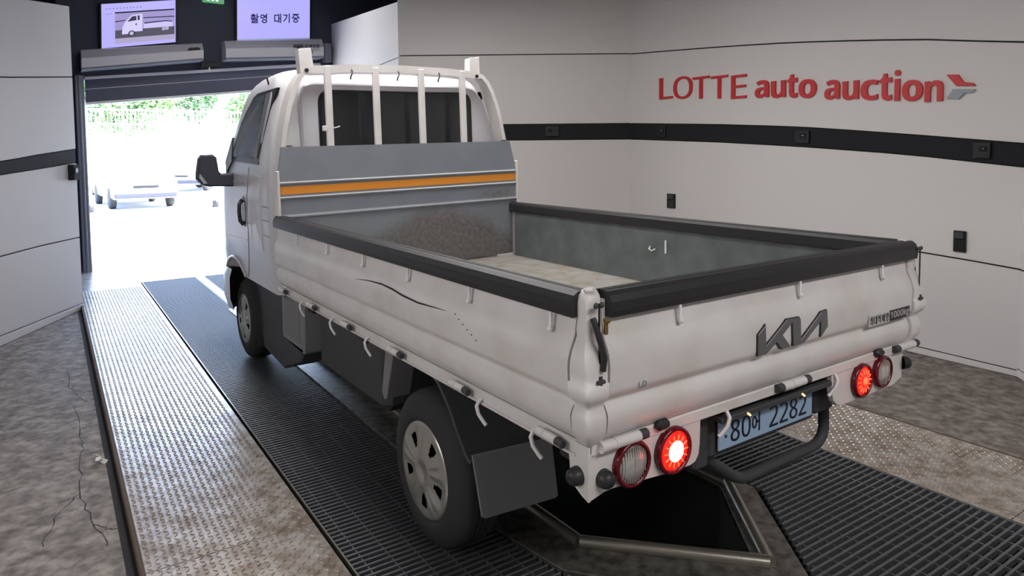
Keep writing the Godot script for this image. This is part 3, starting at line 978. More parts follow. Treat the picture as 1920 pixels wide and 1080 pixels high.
func wall_fittings() -> void:
	var xr := wall_frame(RA, RB, MID)
	# sign
	var t := thing("wall_sign", "raised red lettering on the right wall ending in a red and grey arrow mark", "sign")
	t.transform = xr
	var base := func(s: float) -> float: return at_poly([Vector2(0.5, 2.171), Vector2(1.68, 2.096), Vector2(1.8, 2.093), Vector2(2.434, 2.047), Vector2(2.527, 2.03), Vector2(3.5, 1.945)], s)
	var L := [["L", 0.50, 0.70, 0.232], ["O", 0.715, 0.985, 0.238], ["T", 0.99, 1.217, 0.228], ["T", 1.24, 1.456, 0.23], ["E", 1.500, 1.684, 0.23], ["a", 1.786, 1.944, 0.165], ["u", 1.968, 2.126, 0.158], ["t", 2.145, 2.247, 0.212], ["o", 2.263, 2.438, 0.166], ["a", 2.519, 2.661, 0.166], ["u", 2.687, 2.831, 0.158], ["c", 2.85, 3.001, 0.166], ["t", 3.010, 3.108, 0.216], ["i", 3.131, 3.175, 0.244], ["o", 3.193, 3.348, 0.164], ["n", 3.366, 3.498, 0.16]]
	for q in L:
		var bold: bool = q[1] > 1.7
		var y: float = base.call((q[1] + q[2]) / 2)
		letter(q[0], bold, q[1], q[2], y - 0.002, y + q[3], 0.018, M.letter_red, t, Transform3D())
	var st := mb()
	prism(st, [Vector2(3.52, 2.146), Vector2(3.604, 2.138), Vector2(3.642, 2.08), Vector2(3.705, 2.068), Vector2(3.725, 2.045), Vector2(3.594, 2.055)], 0, 0.018, Transform3D(), 0.002)
	put("arrow", st, M.letter_red, t)
	st = mb()
	prism(st, [Vector2(3.57, 2.033), Vector2(3.724, 2.021), Vector2(3.706, 1.997), Vector2(3.65, 1.999), Vector2(3.615, 1.955), Vector2(3.527, 1.965)], 0, 0.018, Transform3D(), 0.002)
	put("arrow", st, M.logo_grey, t)
	# fittings in the dark band
	for q in [[0.528, 1.80, 0.13, "small black switch box in the dark band, left of the lettering's L"], [2.302, 1.703, 0.142, "square black socket box in the dark band below the word auction"], [3.775, 1.573, 0.118, "black box with a small keyhole in the dark band at the wall's near end"]]:
		var b := thing("wall_box", q[3], "wall box", Vector3.ZERO, "black boxes in the dark band")
		b.transform = xr * Transform3D(Basis(), Vector3(q[0], q[1], -0.006))
		st = mb()
		bx(st, Vector3(0, 0, 0.012), Vector3(q[2], 0.118, 0.024), 0.004)
		put("case", st, M.trim_black, b)
		st = mb()
		bx(st, Vector3(0.012, 0.01, 0.026), Vector3(q[2] * 0.45, 0.04, 0.006), 0.002)
		put("cover", st, M.stripe, b)
		st = mb()
		bx(st, Vector3(0.015, 0.012, 0.03), Vector3(0.022 if q[0] < 3 else 0.008, 0.008, 0.004), 0.001)
		put("button", st, M.logo_grey, b)
	for q in [[0.683, 1.027, 0.125, "small black louvred wall lamp below the dark band, just above the truck bed"], [3.645, 0.888, 0.088, "black louvred wall lamp low on the right wall, beyond the tailgate"]]:
		var b := thing("wall_lamp", q[3], "wall lamp", Vector3.ZERO, "black recessed wall lamps")
		b.transform = xr * Transform3D(Basis(), Vector3(q[0], q[1], 0))
		st = mb()
		bx(st, Vector3(0, 0, 0.008), Vector3(q[2], 0.16, 0.016), 0.004)
		put("frame", st, M.trim_black, b)
		st = mb()
		bx(st, Vector3(0, 0.045, 0.022), Vector3(q[2] * 0.72, 0.05, 0.02), 0.008)
		put("hood", st, M.plastic, b)
		st = mb()
		bx(st, Vector3(0, -0.03, 0.017), Vector3(q[2] * 0.72, 0.075, 0.004), 0.001)
		put("lens", st, M.tinted, b)
	var xc := wall_frame(RA, Vector2(2.377, -6.148), MID)
	var b2 := thing("wall_box", "small black box in the dark band of the slanting wall beyond the truck bed", "wall box", Vector3.ZERO, "black boxes in the dark band")
	b2.transform = xc * Transform3D(Basis(), Vector3(0.925, 1.83, -0.006))
	st = mb()
	bx(st, Vector3(0, 0, 0.012), Vector3(0.165, 0.12, 0.024), 0.004)
	put("case", st, M.trim_black, b2)
	st = mb()
	bx(st, Vector3(0.02, 0.01, 0.026), Vector3(0.05, 0.04, 0.006), 0.002)
	put("cover", st, M.stripe, b2)
	var xl := wall_frame(Vector2(-0.853, -7.214), Vector2(-1.52, -5.961), Vector2(0.5, -4))
	b2 = thing("wall_box", "dark grey switch box at the end of the left wall's dark band", "wall box")
	b2.transform = xl * Transform3D(Basis(), Vector3(0.11, 1.42, 0.0))
	st = mb()
	bx(st, Vector3(0, 0, 0.03), Vector3(0.14, 0.16, 0.06), 0.006)
	put("case", st, M.stripe, b2)
	st = mb()
	bx(st, Vector3(0.02, 0.02, 0.062), Vector3(0.05, 0.05, 0.01), 0.003)
	put("button", st, M.trim_black, b2)

func side_fill_light() -> void:
	var t := thing("fill_light_panel", "large added fill light panel, out of view on the left outer wall", "light panel", Vector3(-3.2, 2.3, -0.3))  # added fill light, unseen, brightens the bay from the left
	t.rotation = Vector3(deg_to_rad(-8), PI / 2, 0)
	var st := mb()
	bx(st, Vector3(0, 0, 0.02), Vector3(2.66, 1.26, 0.06), 0.01)
	put("case", st, M.fence_white, t)
	st = mb()
	bx(st, Vector3(0, 0, 0.055), Vector3(2.6, 1.2, 0.02))
	put("diffuser", st, M.led, t)
	var l := AreaLight3D.new()
	l.name = "light"
	l.area_size = Vector2(2.6, 1.2)
	l.light_color = c8(255, 251, 250)
	l.light_energy = LIGHT[3]
	l.area_range = 20.0
	l.shadow_enabled = true
	l.position = Vector3(0, 0, 0.08)
	l.rotation.y = PI
	t.add_child(l)

func ceiling_lamps() -> void:
	side_fill_light()
	var spots := [[Vector3(0.1, 3.35, -2.9), "above the left side of the truck bed", 0], [Vector3(1.6, 3.35, -2.9), "above the right side of the truck bed", 0], [Vector3(0.6, 3.0, 2.4), "behind the truck's tail", 1], [Vector3(0.9, 4.2, -7.6), "in front of the doorway", 2]]
	for q in spots:
		var t := thing("ceiling_lamp", "long white ceiling light panel " + q[1], "ceiling lamp", q[0], "ceiling light panels")
		var st := mb()
		var along := Vector3(0.5, 0.07, 3.0) if q[2] == 0 else Vector3(2.4, 0.07, 0.6)
		bx(st, Vector3(0, 0.055, 0), along + Vector3(0.06, 0.0, 0.06), 0.01)
		for e in [-0.8, 0.8]:
			var at: Vector3 = Vector3(0, 0.08, e) if q[2] == 0 else Vector3(e, 0.08, 0)
			tube(st, [at, Vector3(at.x, 4.31 - q[0].y, at.z)], 0.008, 6)
		put("case", st, M.fence_white, t)
		st = mb()
		bx(st, Vector3(0, 0.014, 0), Vector3(along.x, 0.02, along.z))
		put("diffuser", st, M.led, t)
		var l := AreaLight3D.new()
		l.name = "light"
		l.area_size = Vector2(along.x, along.z)
		l.light_color = c8(255, 251, 250)
		l.light_energy = LIGHT[q[2]]
		l.area_range = 20.0
		l.shadow_enabled = true
		l.rotation.x = -PI / 2
		t.add_child(l)
const LIGHT := [5.6, 7.5, 1.5, 3.0]

# ------------------------------------------------------------------ truck
func gate_profile() -> Array:   # (outward, height), from top to bottom
	return [Vector2(0.0, 1.195), Vector2(0.0, 1.14), Vector2(0.004, 1.132), Vector2(0.008, 1.10), Vector2(0.014, 1.085), Vector2(0.022, 1.07), Vector2(0.03, 1.05), Vector2(0.034, 1.03), Vector2(0.035, 1.01), Vector2(0.034, 0.98), Vector2(0.0325, 0.95), Vector2(0.030, 0.935), Vector2(0.017, 0.924), Vector2(0.009, 0.916), Vector2(0.009, 0.909), Vector2(0.016, 0.899), Vector2(0.022, 0.889), Vector2(0.026, 0.877), Vector2(0.0255, 0.862), Vector2(0.023, 0.845), Vector2(0.018, 0.83), Vector2(0.01, 0.817), Vector2(0.0, 0.806)]

func gate_mesh(st: SurfaceTool, a: Vector3, b: Vector3, out: Vector3) -> void:
	var prof := gate_profile()
	var rows := []
	for q in prof:
		rows.append([a + out * q.x + Vector3(0, q.y, 0), b + out * q.x + Vector3(0, q.y, 0)])
	grid(st, rows, out, 1)
	for e in [a, b]:
		var poly := []
		for q in prof:
			poly.append(Vector2(q.x, q.y))
		poly.append(Vector2(-0.03, 0.806))
		poly.append(Vector2(-0.03, 1.195))
		var ix := Geometry2D.triangulate_polygon(PackedVector2Array(poly))
		for t in range(0, ix.size(), 3):
			var p := []
			for k in 3:
				p.append(e + out * poly[ix[t + k]].x + Vector3(0, poly[ix[t + k]].y, 0))
			face(st, p, e - (a + b) / 2)
	face(st, [a - out * 0.03 + Vector3(0, 0.806, 0), b - out * 0.03 + Vector3(0, 0.806, 0), b + Vector3(0, 0.806, 0), a + Vector3(0, 0.806, 0)], Vector3.DOWN)
	face(st, [a - out * 0.03 + Vector3(0, 1.195, 0), b - out * 0.03 + Vector3(0, 1.195, 0), b + Vector3(0, 1.195, 0), a + Vector3(0, 1.195, 0)], Vector3.UP)

func pad_mesh(st: SurfaceTool, a: Vector3, b: Vector3, out: Vector3) -> void:
	var poly := [Vector2(0.026, 1.148), Vector2(0.029, 1.165), Vector2(0.028, 1.19), Vector2(0.02, 1.208), Vector2(0.008, 1.217), Vector2(-0.004, 1.219), Vector2(-0.009, 1.214), Vector2(-0.014, 1.219), Vector2(-0.024, 1.219), Vector2(-0.029, 1.214), Vector2(-0.034, 1.218), Vector2(-0.046, 1.214), Vector2(-0.054, 1.2), Vector2(-0.056, 1.16), Vector2(-0.05, 1.148)]
	var d := b - a
	var xf := Transform3D(Basis(out, Vector3.UP, out.cross(Vector3.UP)), a)
	var len := d.dot(xf.basis.z)
	prism(st, poly, minf(0, len), maxf(0, len), xf)

func hook(st: SurfaceTool, top: Vector3, out: Vector3) -> void:   # short rope peg under a pad
	tube(st, [top - out * 0.01, top + out * 0.012, top + out * 0.02 + Vector3(0, -0.012, 0), top + out * 0.021 + Vector3(0, -0.05, 0), top + out * 0.024 + Vector3(0, -0.058, 0)], 0.0052, 8)
	lathe(st, [Vector2(0, 0.009), Vector2(0.006, 0.006), Vector2(0.009, 0), Vector2(0.006, -0.006), Vector2(0, -0.009)], Transform3D(Basis(), top + out * 0.024 + Vector3(0, -0.06, 0)), 10)

func jhook(st: SurfaceTool, top: Vector3, out: Vector3, along: Vector3) -> void:
	tube(st, [top, top + out * 0.014 + Vector3(0, -0.004, 0), top + out * 0.024 + Vector3(0, -0.02, 0), top + out * 0.022 + Vector3(0, -0.045, 0) + along * 0.008, top + out * 0.012 + Vector3(0, -0.068, 0) + along * 0.022, top + out * 0.008 + Vector3(0, -0.078, 0) + along * 0.034], 0.0065, 8)

func truck() -> void:
	var t := thing("cargo_truck", "white flatbed cargo truck with grey bed and black rail pads, seen from behind", "truck")
	TILT = Transform3D(Basis(), Vector3(0, -1.2, 0))
	TILT = Transform3D(Basis(), Vector3(0, 1.2, 0)) * Transform3D(Basis(Vector3.BACK, deg_to_rad(1.3)), Vector3.ZERO) * TILT
	bed(t)
	headboard(t)
	cab(t)
	underside(t)
	rear(t)
	wheel(t, "rear_wheel", Vector3(0.045, 0.315, -1.06), -1)
	wheel(t, "rear_wheel", Vector3(W - 0.045, 0.315, -1.06), 1)
	wheel(t, "front_wheel", Vector3(0.095, 0.315, -4.19), -1)
	wheel(t, "front_wheel", Vector3(W - 0.095, 0.315, -4.19), 1)

func bed(t: Node3D) -> void:
	var left := Vector3.LEFT
	var right := Vector3.RIGHT
	var st := mb()
	bx(st, Vector3(W / 2, 0.80, -BL / 2), Vector3(W - 0.06, 0.05, BL - 0.04), 0.004)
	put("bed_floor", st, M.bed_floor, t)
	# side gates
	for s in 2:
		var x := 0.0 if s == 0 else W
		var o := left if s == 0 else right
		st = mb()
		gate_mesh(st, Vector3(x, 0, -0.046), Vector3(x, 0, -BL + 0.01), o)
		var g := put("side_gate", st, M.bed_paint, t)
		st = mb()
		bx(st, Vector3(x - o.x * 0.033, 1.0, -BL / 2), Vector3(0.006, 0.37, BL - 0.1))
		put("inner_sheet", st, M.gate_inner, g)
		st = mb()
		pad_mesh(st, Vector3(x, 0.0, -0.035), Vector3(x, 0.0, -BL - 0.03), o)
		put("rail_pad", st, M.rubber, g)
		for z in [-2.447, -1.963, -1.502, -1.05, -0.584, -0.137]:
			st = mb()
			hook(st, Vector3(x, 1.158, z), o)
			put("rope_hook", st, M.fence_white, g)
		if s == 0:
			# long scratch and faint dents in the paint
			var run := [Vector2(1.03, -1.558), Vector2(1.043, -1.42), Vector2(1.049, -1.278), Vector2(1.045, -1.17), Vector2(1.036, -1.075), Vector2(1.031, -0.938), Vector2(1.036, -0.82), Vector2(1.04, -0.72)]
			st = mb()
			for i in run.size() - 1:
				var w0 := 0.004 * sin(PI * (i + 0.02) / (run.size() - 1)) + 0.0006
				var w1 := 0.004 * sin(PI * (i + 1.02) / (run.size() - 1)) + 0.0006
				var x0 := -out_at(run[i].x) - 0.0012
				var x1 := -out_at(run[i + 1].x) - 0.0012
				face(st, [Vector3(x0, run[i].x - w0, run[i].y), Vector3(x1, run[i + 1].x - w1, run[i + 1].y), Vector3(x1, run[i + 1].x + w1, run[i + 1].y), Vector3(x0, run[i].x + w0, run[i].y)], left)
			put("scratch", st, M.scratch, g)
			for k in 6:
				st = mb()
				var cy := 1.04 - k * 0.012
				prism(st, disc(0, 0, 0.004, 0.0025, 8), 0, 0.0008, Transform3D(Basis(Vector3.BACK, Vector3.UP, left), Vector3(-out_at(cy), cy, -0.66 + k * 0.028)))
				put("paint_chip", st, M.scratch, g)
	# latch plate on the inside of the right gate
	st = mb()
	bx(st, Vector3(W - 0.04, 1.05, -1.31), Vector3(0.008, 0.075, 0.012), 0.002)
	tube(st, [Vector3(W - 0.04, 1.04, -1.43), Vector3(W - 0.06, 1.03, -1.42), Vector3(W - 0.06, 1.02, -1.40), Vector3(W - 0.04, 1.03, -1.39)], 0.004, 6)
	put("lashing_eye", st, M.fence_white, t)
	# bed rails under the gates, hinges and hooks
	for s in 2:
		var x := 0.0 if s == 0 else W
		var o := left if s == 0 else right
		st = mb()
		bx(st, Vector3(x - o.x * 0.025, 0.775, -BL / 2 - 0.02), Vector3(0.05, 0.046, BL - 0.06), 0.004)
		bx(st, Vector3(x + o.x * 0.002, 0.757, -BL / 2 - 0.02), Vector3(0.012, 0.008, BL - 0.06), 0.002)
		put("bed_rail", st, M.bed_paint, t)
		for z in [-2.732, -2.217, -1.721, -1.177, -0.661, -0.148]:
			st = mb()
			tube(st, [Vector3(x + o.x * 0.024, 0.784, z - 0.05), Vector3(x + o.x * 0.024, 0.784, z + 0.04)], 0.014, 12)
			tube(st, [Vector3(x + o.x * 0.024, 0.784, z - 0.016), Vector3(x + o.x * 0.024, 0.784, z - 0.012)], 0.016, 12)
			var h := put("gate_hinge", st, M.bed_paint, t)
			st = mb()
			tube(st, [Vector3(x + o.x * 0.024, 0.784, z + 0.04), Vector3(x + o.x * 0.024, 0.781, z + 0.068)], 0.012, 10)
			put("hinge_pin", st, M.plastic, h)
		for z in [-2.415, -1.937, -1.492, -0.539, -0.233]:
			st = mb()
			jhook(st, Vector3(x, 0.772, z), o, Vector3.BACK)
			put("rope_hook", st, M.fence_white, t)

func out_at(y: float) -> float:
	var p := gate_profile()
	for i in p.size() - 1:
		if y <= p[i].y and y >= p[i + 1].y:
			return lerpf(p[i + 1].x, p[i].x, (y - p[i + 1].y) / (p[i].y - p[i + 1].y))
	return 0.0

func rear(t: Node3D) -> void:
	var back := Vector3.BACK
	var st := mb()
	gate_mesh(st, Vector3(0.048, 0, 0.0), Vector3(W - 0.062, 0, 0.0), back)
	var g := put("tailgate", st, M.bed_paint, t)
	st = mb()
	bx(st, Vector3(W / 2, 1.0, -0.033), Vector3(W - 0.13, 0.37, 0.006))
	put("inner_sheet", st, M.gate_inner, g)
	st = mb()
	pad_mesh(st, Vector3(0.06, 0, 0), Vector3(W - 0.01, 0, 0), back)
	put("rail_pad", st, M.rubber, g)
	for x in [0.336, 0.935, 1.477]:
		st = mb()
		hook(st, Vector3(x, 1.158, 0), back)
		put("rope_hook", st, M.fence_white, g)
	# emblem
	var K := [[0.679, 1.004], [0.717, 1.03], [0.724, 0.962], [0.832, 1.032], [0.902, 1.030], [0.910, 1.022], [0.917, 0.951], [1.031, 1.029], [1.068, 1.031], [1.076, 0.972], [1.036, 0.942], [1.033, 0.998], [0.937, 0.938], [0.874, 0.937], [0.864, 1.018], [0.81, 0.983], [0.853, 0.939], [0.808, 0.937], [0.779, 0.964], [0.727, 0.936], [0.683, 0.936]]
	var poly := K.map(func(q: Array) -> Vector2: return Vector2(q[0], q[1]))
	st = mb()
	var ex := Transform3D(Basis(), Vector3(0, 0.985, 0.0355)) * Transform3D(Basis(Vector3.RIGHT, 0.02), Vector3.ZERO) * Transform3D(Basis(), Vector3(0, -0.985, 0))
	prism(st, poly, -0.006, 0.006, ex, 0.0015)
	var em := put("emblem", st, M.emblem, g)
	st = mb()
	for big in Geometry2D.offset_polygon(PackedVector2Array(poly), 0.0022, Geometry2D.JOIN_MITER):
		prism(st, Array(big), -0.006, 0.003, ex)
	put("emblem_rim", st, M.emblem_rim, em)
	em.set_meta("label", "dark grey angular three letter emblem")
	# load sticker
	st = mb()
	bx(st, Vector3(1.43, 0.945, 0.0362), Vector3(0.15, 0.042, 0.003), 0.001)
	var sk := put("load_sticker", st, M.sticker_silver, g)
	st = mb()
	bx(st, Vector3(1.583, 0.945, 0.0362), Vector3(0.158, 0.042, 0.003), 0.001)
	put("sticker_field", st, M.sticker_black, sk)
	st = mb()
	var lx := Transform3D(Basis(), Vector3(1.362, 0.930, 0.0377))
	var k := 0.0
	for key in ["choe", "dae", "jeok", "jae", "ryang"]:
		hangul(st, key, Vector2(k, 0), 0.024, 0.03, 0.0031, 0.001, lx)
		k += 0.028
	put("lettering", st, M.sticker_black, sk)
	letter("1000kg", false, 1.513, 1.655, 0.928, 0.962, 0.001, M.sticker_silver, sk, Transform3D(Basis(), Vector3(0, 0, 0.0377)), "lettering")
	# small decal
	letter("LD", true, 0.155, 0.187, 0.937, 0.955, 0.001, M.box_grey, g, Transform3D(Basis(), Vector3(0, 0, 0.032)), "decal")
	# corner posts
	for s in 2:
		var cx := 0.006 if s == 0 else W - 0.006
		# the post follows the bulges of the gates; a cap above and a sleeve below stand proud of it
		st = mb()
		var rows := []
		var levels := [[1.224, -0.02], [1.22, -0.006], [1.208, 0.005], [1.19, 0.009], [1.14, 0.009], [1.115, 0.007], [1.10, 0.002], [1.06, 0.002], [1.03, 0.002], [1.0, 0.002], [0.978, 0.002], [0.976, 0.011], [0.945, 0.011], [0.93, 0.012], [0.917, 0.012], [0.905, 0.009], [0.89, 0.007], [0.877, 0.006], [0.862, 0.006], [0.845, 0.007], [0.83, 0.008], [0.815, 0.008], [0.80, 0.006]]
		for q in levels:
			var e: float = out_at(minf(q[0], 1.19)) + q[1]
			var row := []
			var x0 := -0.043
			for pt in rounded(rect(x0, -0.041, e, e), minf(0.014, 0.012), 3):
				row.append(Vector3(-pt.x if s == 0 else W + pt.x, q[0], pt.y))
			row.append(row[0])
			rows.append(row)
		var mid0 := Vector3(0.02 if s == 0 else W - 0.02, 0, -0.02)
		for i in rows.size() - 1:
			for j in rows[i].size() - 1:
				var mid: Vector3 = (rows[i][j] + rows[i][j + 1]) / 2 - mid0
				mid.y = 0
				face(st, [rows[i][j], rows[i][j + 1], rows[i + 1][j + 1], rows[i + 1][j]], mid, 1)
		face(st, rows[0].slice(0, -1), Vector3.UP)
		face(st, rows[rows.size() - 1].slice(0, -1), Vector3.DOWN)
		var p := put("corner_post", st, M.bed_paint, t)
		var zo := 0.033
		st = mb()
		for q in [-0.008, 0.012]:
			lathe(st, [Vector2(0.0, 0.004), Vector2(0.007, 0.004), Vector2(0.009, 0.0)], Transform3D(Basis(), Vector3(cx + q, 1.19, zo)), 12)
		put("post_bolt", st, M.plastic, p)
		st = mb()
		bx(st, Vector3(cx + 0.004, 1.1, zo), Vector3(0.004, 0.19, 0.004))
		put("post_slit", st, M.trim_black, p)
		st = mb()
		if s == 0:
			tube(st, [Vector3(cx - 0.008, 1.155, zo - 0.012), Vector3(cx - 0.006, 1.13, zo), Vector3(cx + 0.002, 1.09, zo + 0.008), Vector3(cx + 0.012, 1.05, zo + 0.012), Vector3(cx + 0.010, 1.015, zo + 0.008)], 0.0085, 10)
		else:
			tube(st, [Vector3(W + 0.012, 1.15, -0.006), Vector3(W + 0.022, 1.12, -0.006), Vector3(W + 0.034, 1.08, -0.006), Vector3(W + 0.042, 1.05, -0.006), Vector3(W + 0.041, 1.02, -0.006)], 0.0085, 10)
		put("latch_lever", st, M.rubber, p)
		if s == 0:
			st = mb()
			bx(st, Vector3(cx + 0.022, 1.13, zo + 0.006), Vector3(0.012, 0.04, 0.012), 0.003)
			tube(st, [Vector3(cx + 0.022, 1.148, zo), Vector3(cx + 0.022, 1.148, zo + 0.018)], 0.006, 8)
			put("latch_catch", st, M.brass, p)
		st = mb()
		tube(st, [Vector3(cx + 0.004, 1.0, zo + 0.006), Vector3(cx + 0.004, 0.965, zo + 0.006)], 0.005, 8)
		bx(st, Vector3(cx + 0.004, 0.985, zo + 0.006), Vector3(0.028, 0.01, 0.012), 0.002)
		put("latch_pin", st, M.plastic, p)
	# rear rail under the tailgate, hinges, stops
	st = mb()
	bx(st, Vector3(W / 2, 0.785, -0.02), Vector3(W - 0.02, 0.036, 0.05), 0.004)
	put("rear_rail", st, M.bed_paint, t)
	for q in [[0.03, 0.175], [0.85, 0.975], [1.625, 1.745]]:
		st = mb()
		tube(st, [Vector3(q[0], 0.792, 0.014), Vector3(q[1], 0.792, 0.014)], 0.016, 12)
		tube(st, [Vector3(q[0] + 0.05, 0.792, 0.014), Vector3(q[0] + 0.054, 0.792, 0.014)], 0.018, 12)
		var h := put("tail_hinge", st, M.bed_paint, t)
		for e in [-1, 1]:
			if q[0] < 0.1 and e < 0:
				continue
			st = mb()
			var xe: float = q[0] if e < 0 else q[1]
			tube(st, [Vector3(xe, 0.792, 0.014), Vector3(xe + e * 0.03, 0.792, 0.014)], 0.015, 10)
			put("hinge_end", st, M.plastic, h)
	for x in [0.272, 1.48]:
		st = mb()
		bx(st, Vector3(x, 0.8, 0.012), Vector3(0.055, 0.03, 0.03), 0.011)
		put("gate_stop", st, M.rubber, t)
	# lamp panels
	var P := func(x: float, y: float) -> Vector2: return Vector2(x, y)
	var lo := [P.call(0.0, 0.775), P.call(0.455, 0.775), P.call(0.452, 0.69)] + rounded([P.call(0.45, 0.69), P.call(0.44, 0.637), P.call(0.36, 0.632)], 0.04).slice(3, 12) + [P.call(0.08, 0.652), P.call(0.0, 0.642)]
	lo = [P.call(0.0045, 0.775), P.call(0.455, 0.775), P.call(0.452, 0.69), P.call(0.447, 0.66), P.call(0.432, 0.641), P.call(0.41, 0.635), P.call(0.3, 0.638), P.call(0.09, 0.656), P.call(0.06, 0.655), P.call(0.0045, 0.642)]
	var ro := lo.map(func(q: Vector2) -> Vector2: return Vector2(W - q.x * 1.14, q.y))
	ro = [P.call(W - 0.05, 0.775), P.call(1.175, 0.775), P.call(1.178, 0.7), P.call(1.19, 0.665), P.call(1.215, 0.645), P.call(1.25, 0.638), P.call(1.62, 0.64), P.call(W - 0.06, 0.66)]
	for s in 2:
		st = mb()
		prism(st, lo if s == 0 else ro, -0.02, 0.0, Transform3D(), 0.002)
		if s == 0:
			# folded side cheek
			var side := Transform3D(Basis(Vector3.FORWARD, Vector3.UP, Vector3.RIGHT), Vector3(0, 0, 0))
			prism(st, [P.call(0.0, 0.642), P.call(0.03, 0.652), P.call(0.06, 0.668), P.call(0.075, 0.69), P.call(0.087, 0.795), P.call(0.0, 0.795)], -0.0015, 0.006, side)
		var p := put("lamp_panel", st, M.bed_paint, t)
		for bq in ([[Vector3(-0.001, 0.703, -0.042), Vector3.LEFT], [Vector3(0.052, 0.697, 0.0), back]] if s == 0 else [[Vector3(W - 0.06, 0.72, 0.0), Vector3(0.8, 0, 0.6)]]):
			st = mb()
			lathe(st, [Vector2(0.027, 0.0), Vector2(0.026, 0.012), Vector2(0.023, 0.024), Vector2(0.016, 0.033), Vector2(0.0, 0.037)], frame_at(bq[0], bq[1]), 20)
			put("rubber_buffer", st, M.rubber, p)
		var L := [[0.154, 0.714, 0.068, false], [0.323, 0.709, 0.072, true]] if s == 0 else [[1.366, 0.712, 0.066, true], [1.516, 0.718, 0.064, false]]
		for q in L:
			lamp(p, q[0], q[1], q[2], q[3], s == 0)
	# right-hand side cheek of the lamp panel, dark
	# number plate
	var np := Vector3(0.868, 0.664, -0.05)
	st = mb()
	bx(st, Vector3(0, 0, -0.004), Vector3(0.53, 0.11, 0.008), 0.003)
	var plate := put("number_plate", st, M.plate_blue, t, Transform3D(Basis(Vector3.BACK, 0.004), np))
	var nx := Transform3D(Basis(), Vector3(0, 0, 0.0))
	for q in [["8", -0.205, -0.158], ["0", -0.147, -0.1], ["2", 0.005, 0.055], ["2", 0.065, 0.113], ["8", 0.123, 0.17], ["2", 0.18, 0.226]]:
		letter(q[0], false, q[1], q[2], -0.038, 0.036, 0.0015, M.plate_ink, plate, nx, "digit")
	st = mb()
	hangul(st, "eo", Vector2(-0.094, -0.03), 0.052, 0.062, 0.0075, 0.0015, nx)
	put("lettering", st, M.plate_ink, plate)
	st = mb()
	lathe(st, [Vector2(0.0, 0.004), Vector2(0.005, 0.003), Vector2(0.006, 0.0)], Transform3D(Basis(), Vector3(-0.23, -0.01, 0)), 12)
	put("plate_screw", st, M.plastic, plate)
	st = mb()
	bx(st, Vector3(0.87, 0.66, -0.09), Vector3(0.6, 0.15, 0.05), 0.01)
	bx(st, Vector3(1.24, 0.68, -0.1), Vector3(0.12, 0.17, 0.07), 0.01)
	bx(st, Vector3(0.54, 0.66, -0.1), Vector3(0.07, 0.2, 0.07), 0.01)
	bx(st, Vector3(0.87, 0.735, -0.05), Vector3(0.62, 0.02, 0.1), 0.004)
	put("plate_bracket", st, M.plastic, t)
	for x in [0.69, 0.995]:
		st = mb()
		bx(st, Vector3(x, 0.737, -0.015), Vector3(0.035, 0.014, 0.03), 0.004)
		var pl := put("plate_lamp", st, M.plastic, t)
		st = mb()
		tube(st, [Vector3(x - 0.008, 0.737, 0.002), Vector3(x + 0.006, 0.727, 0.002)], 0.004, 6)
		put("bulb", st, M.filament, pl)
	for x in [0.575, 1.19]:
		st = mb()
		jhook(st, Vector3(x, 0.77, -0.01), back, Vector3.LEFT)
		put("rope_hook", st, M.fence_white, t)
	# underrun bar
	st = mb()
	var path := []
	for q in [[1.36, 0.66], [1.375, 0.54], [1.378, 0.47], [1.365, 0.44], [1.335, 0.42], [1.29, 0.413], [0.90, 0.408], [0.85, 0.413], [0.81, 0.43], [0.76, 0.465], [0.64, 0.55], [0.56, 0.63]]:
		path.append(Vector3(q[0], q[1], -0.15))
	tube(st, path, 0.021, 12)
	put("underrun_bar", st, M.plastic, t)

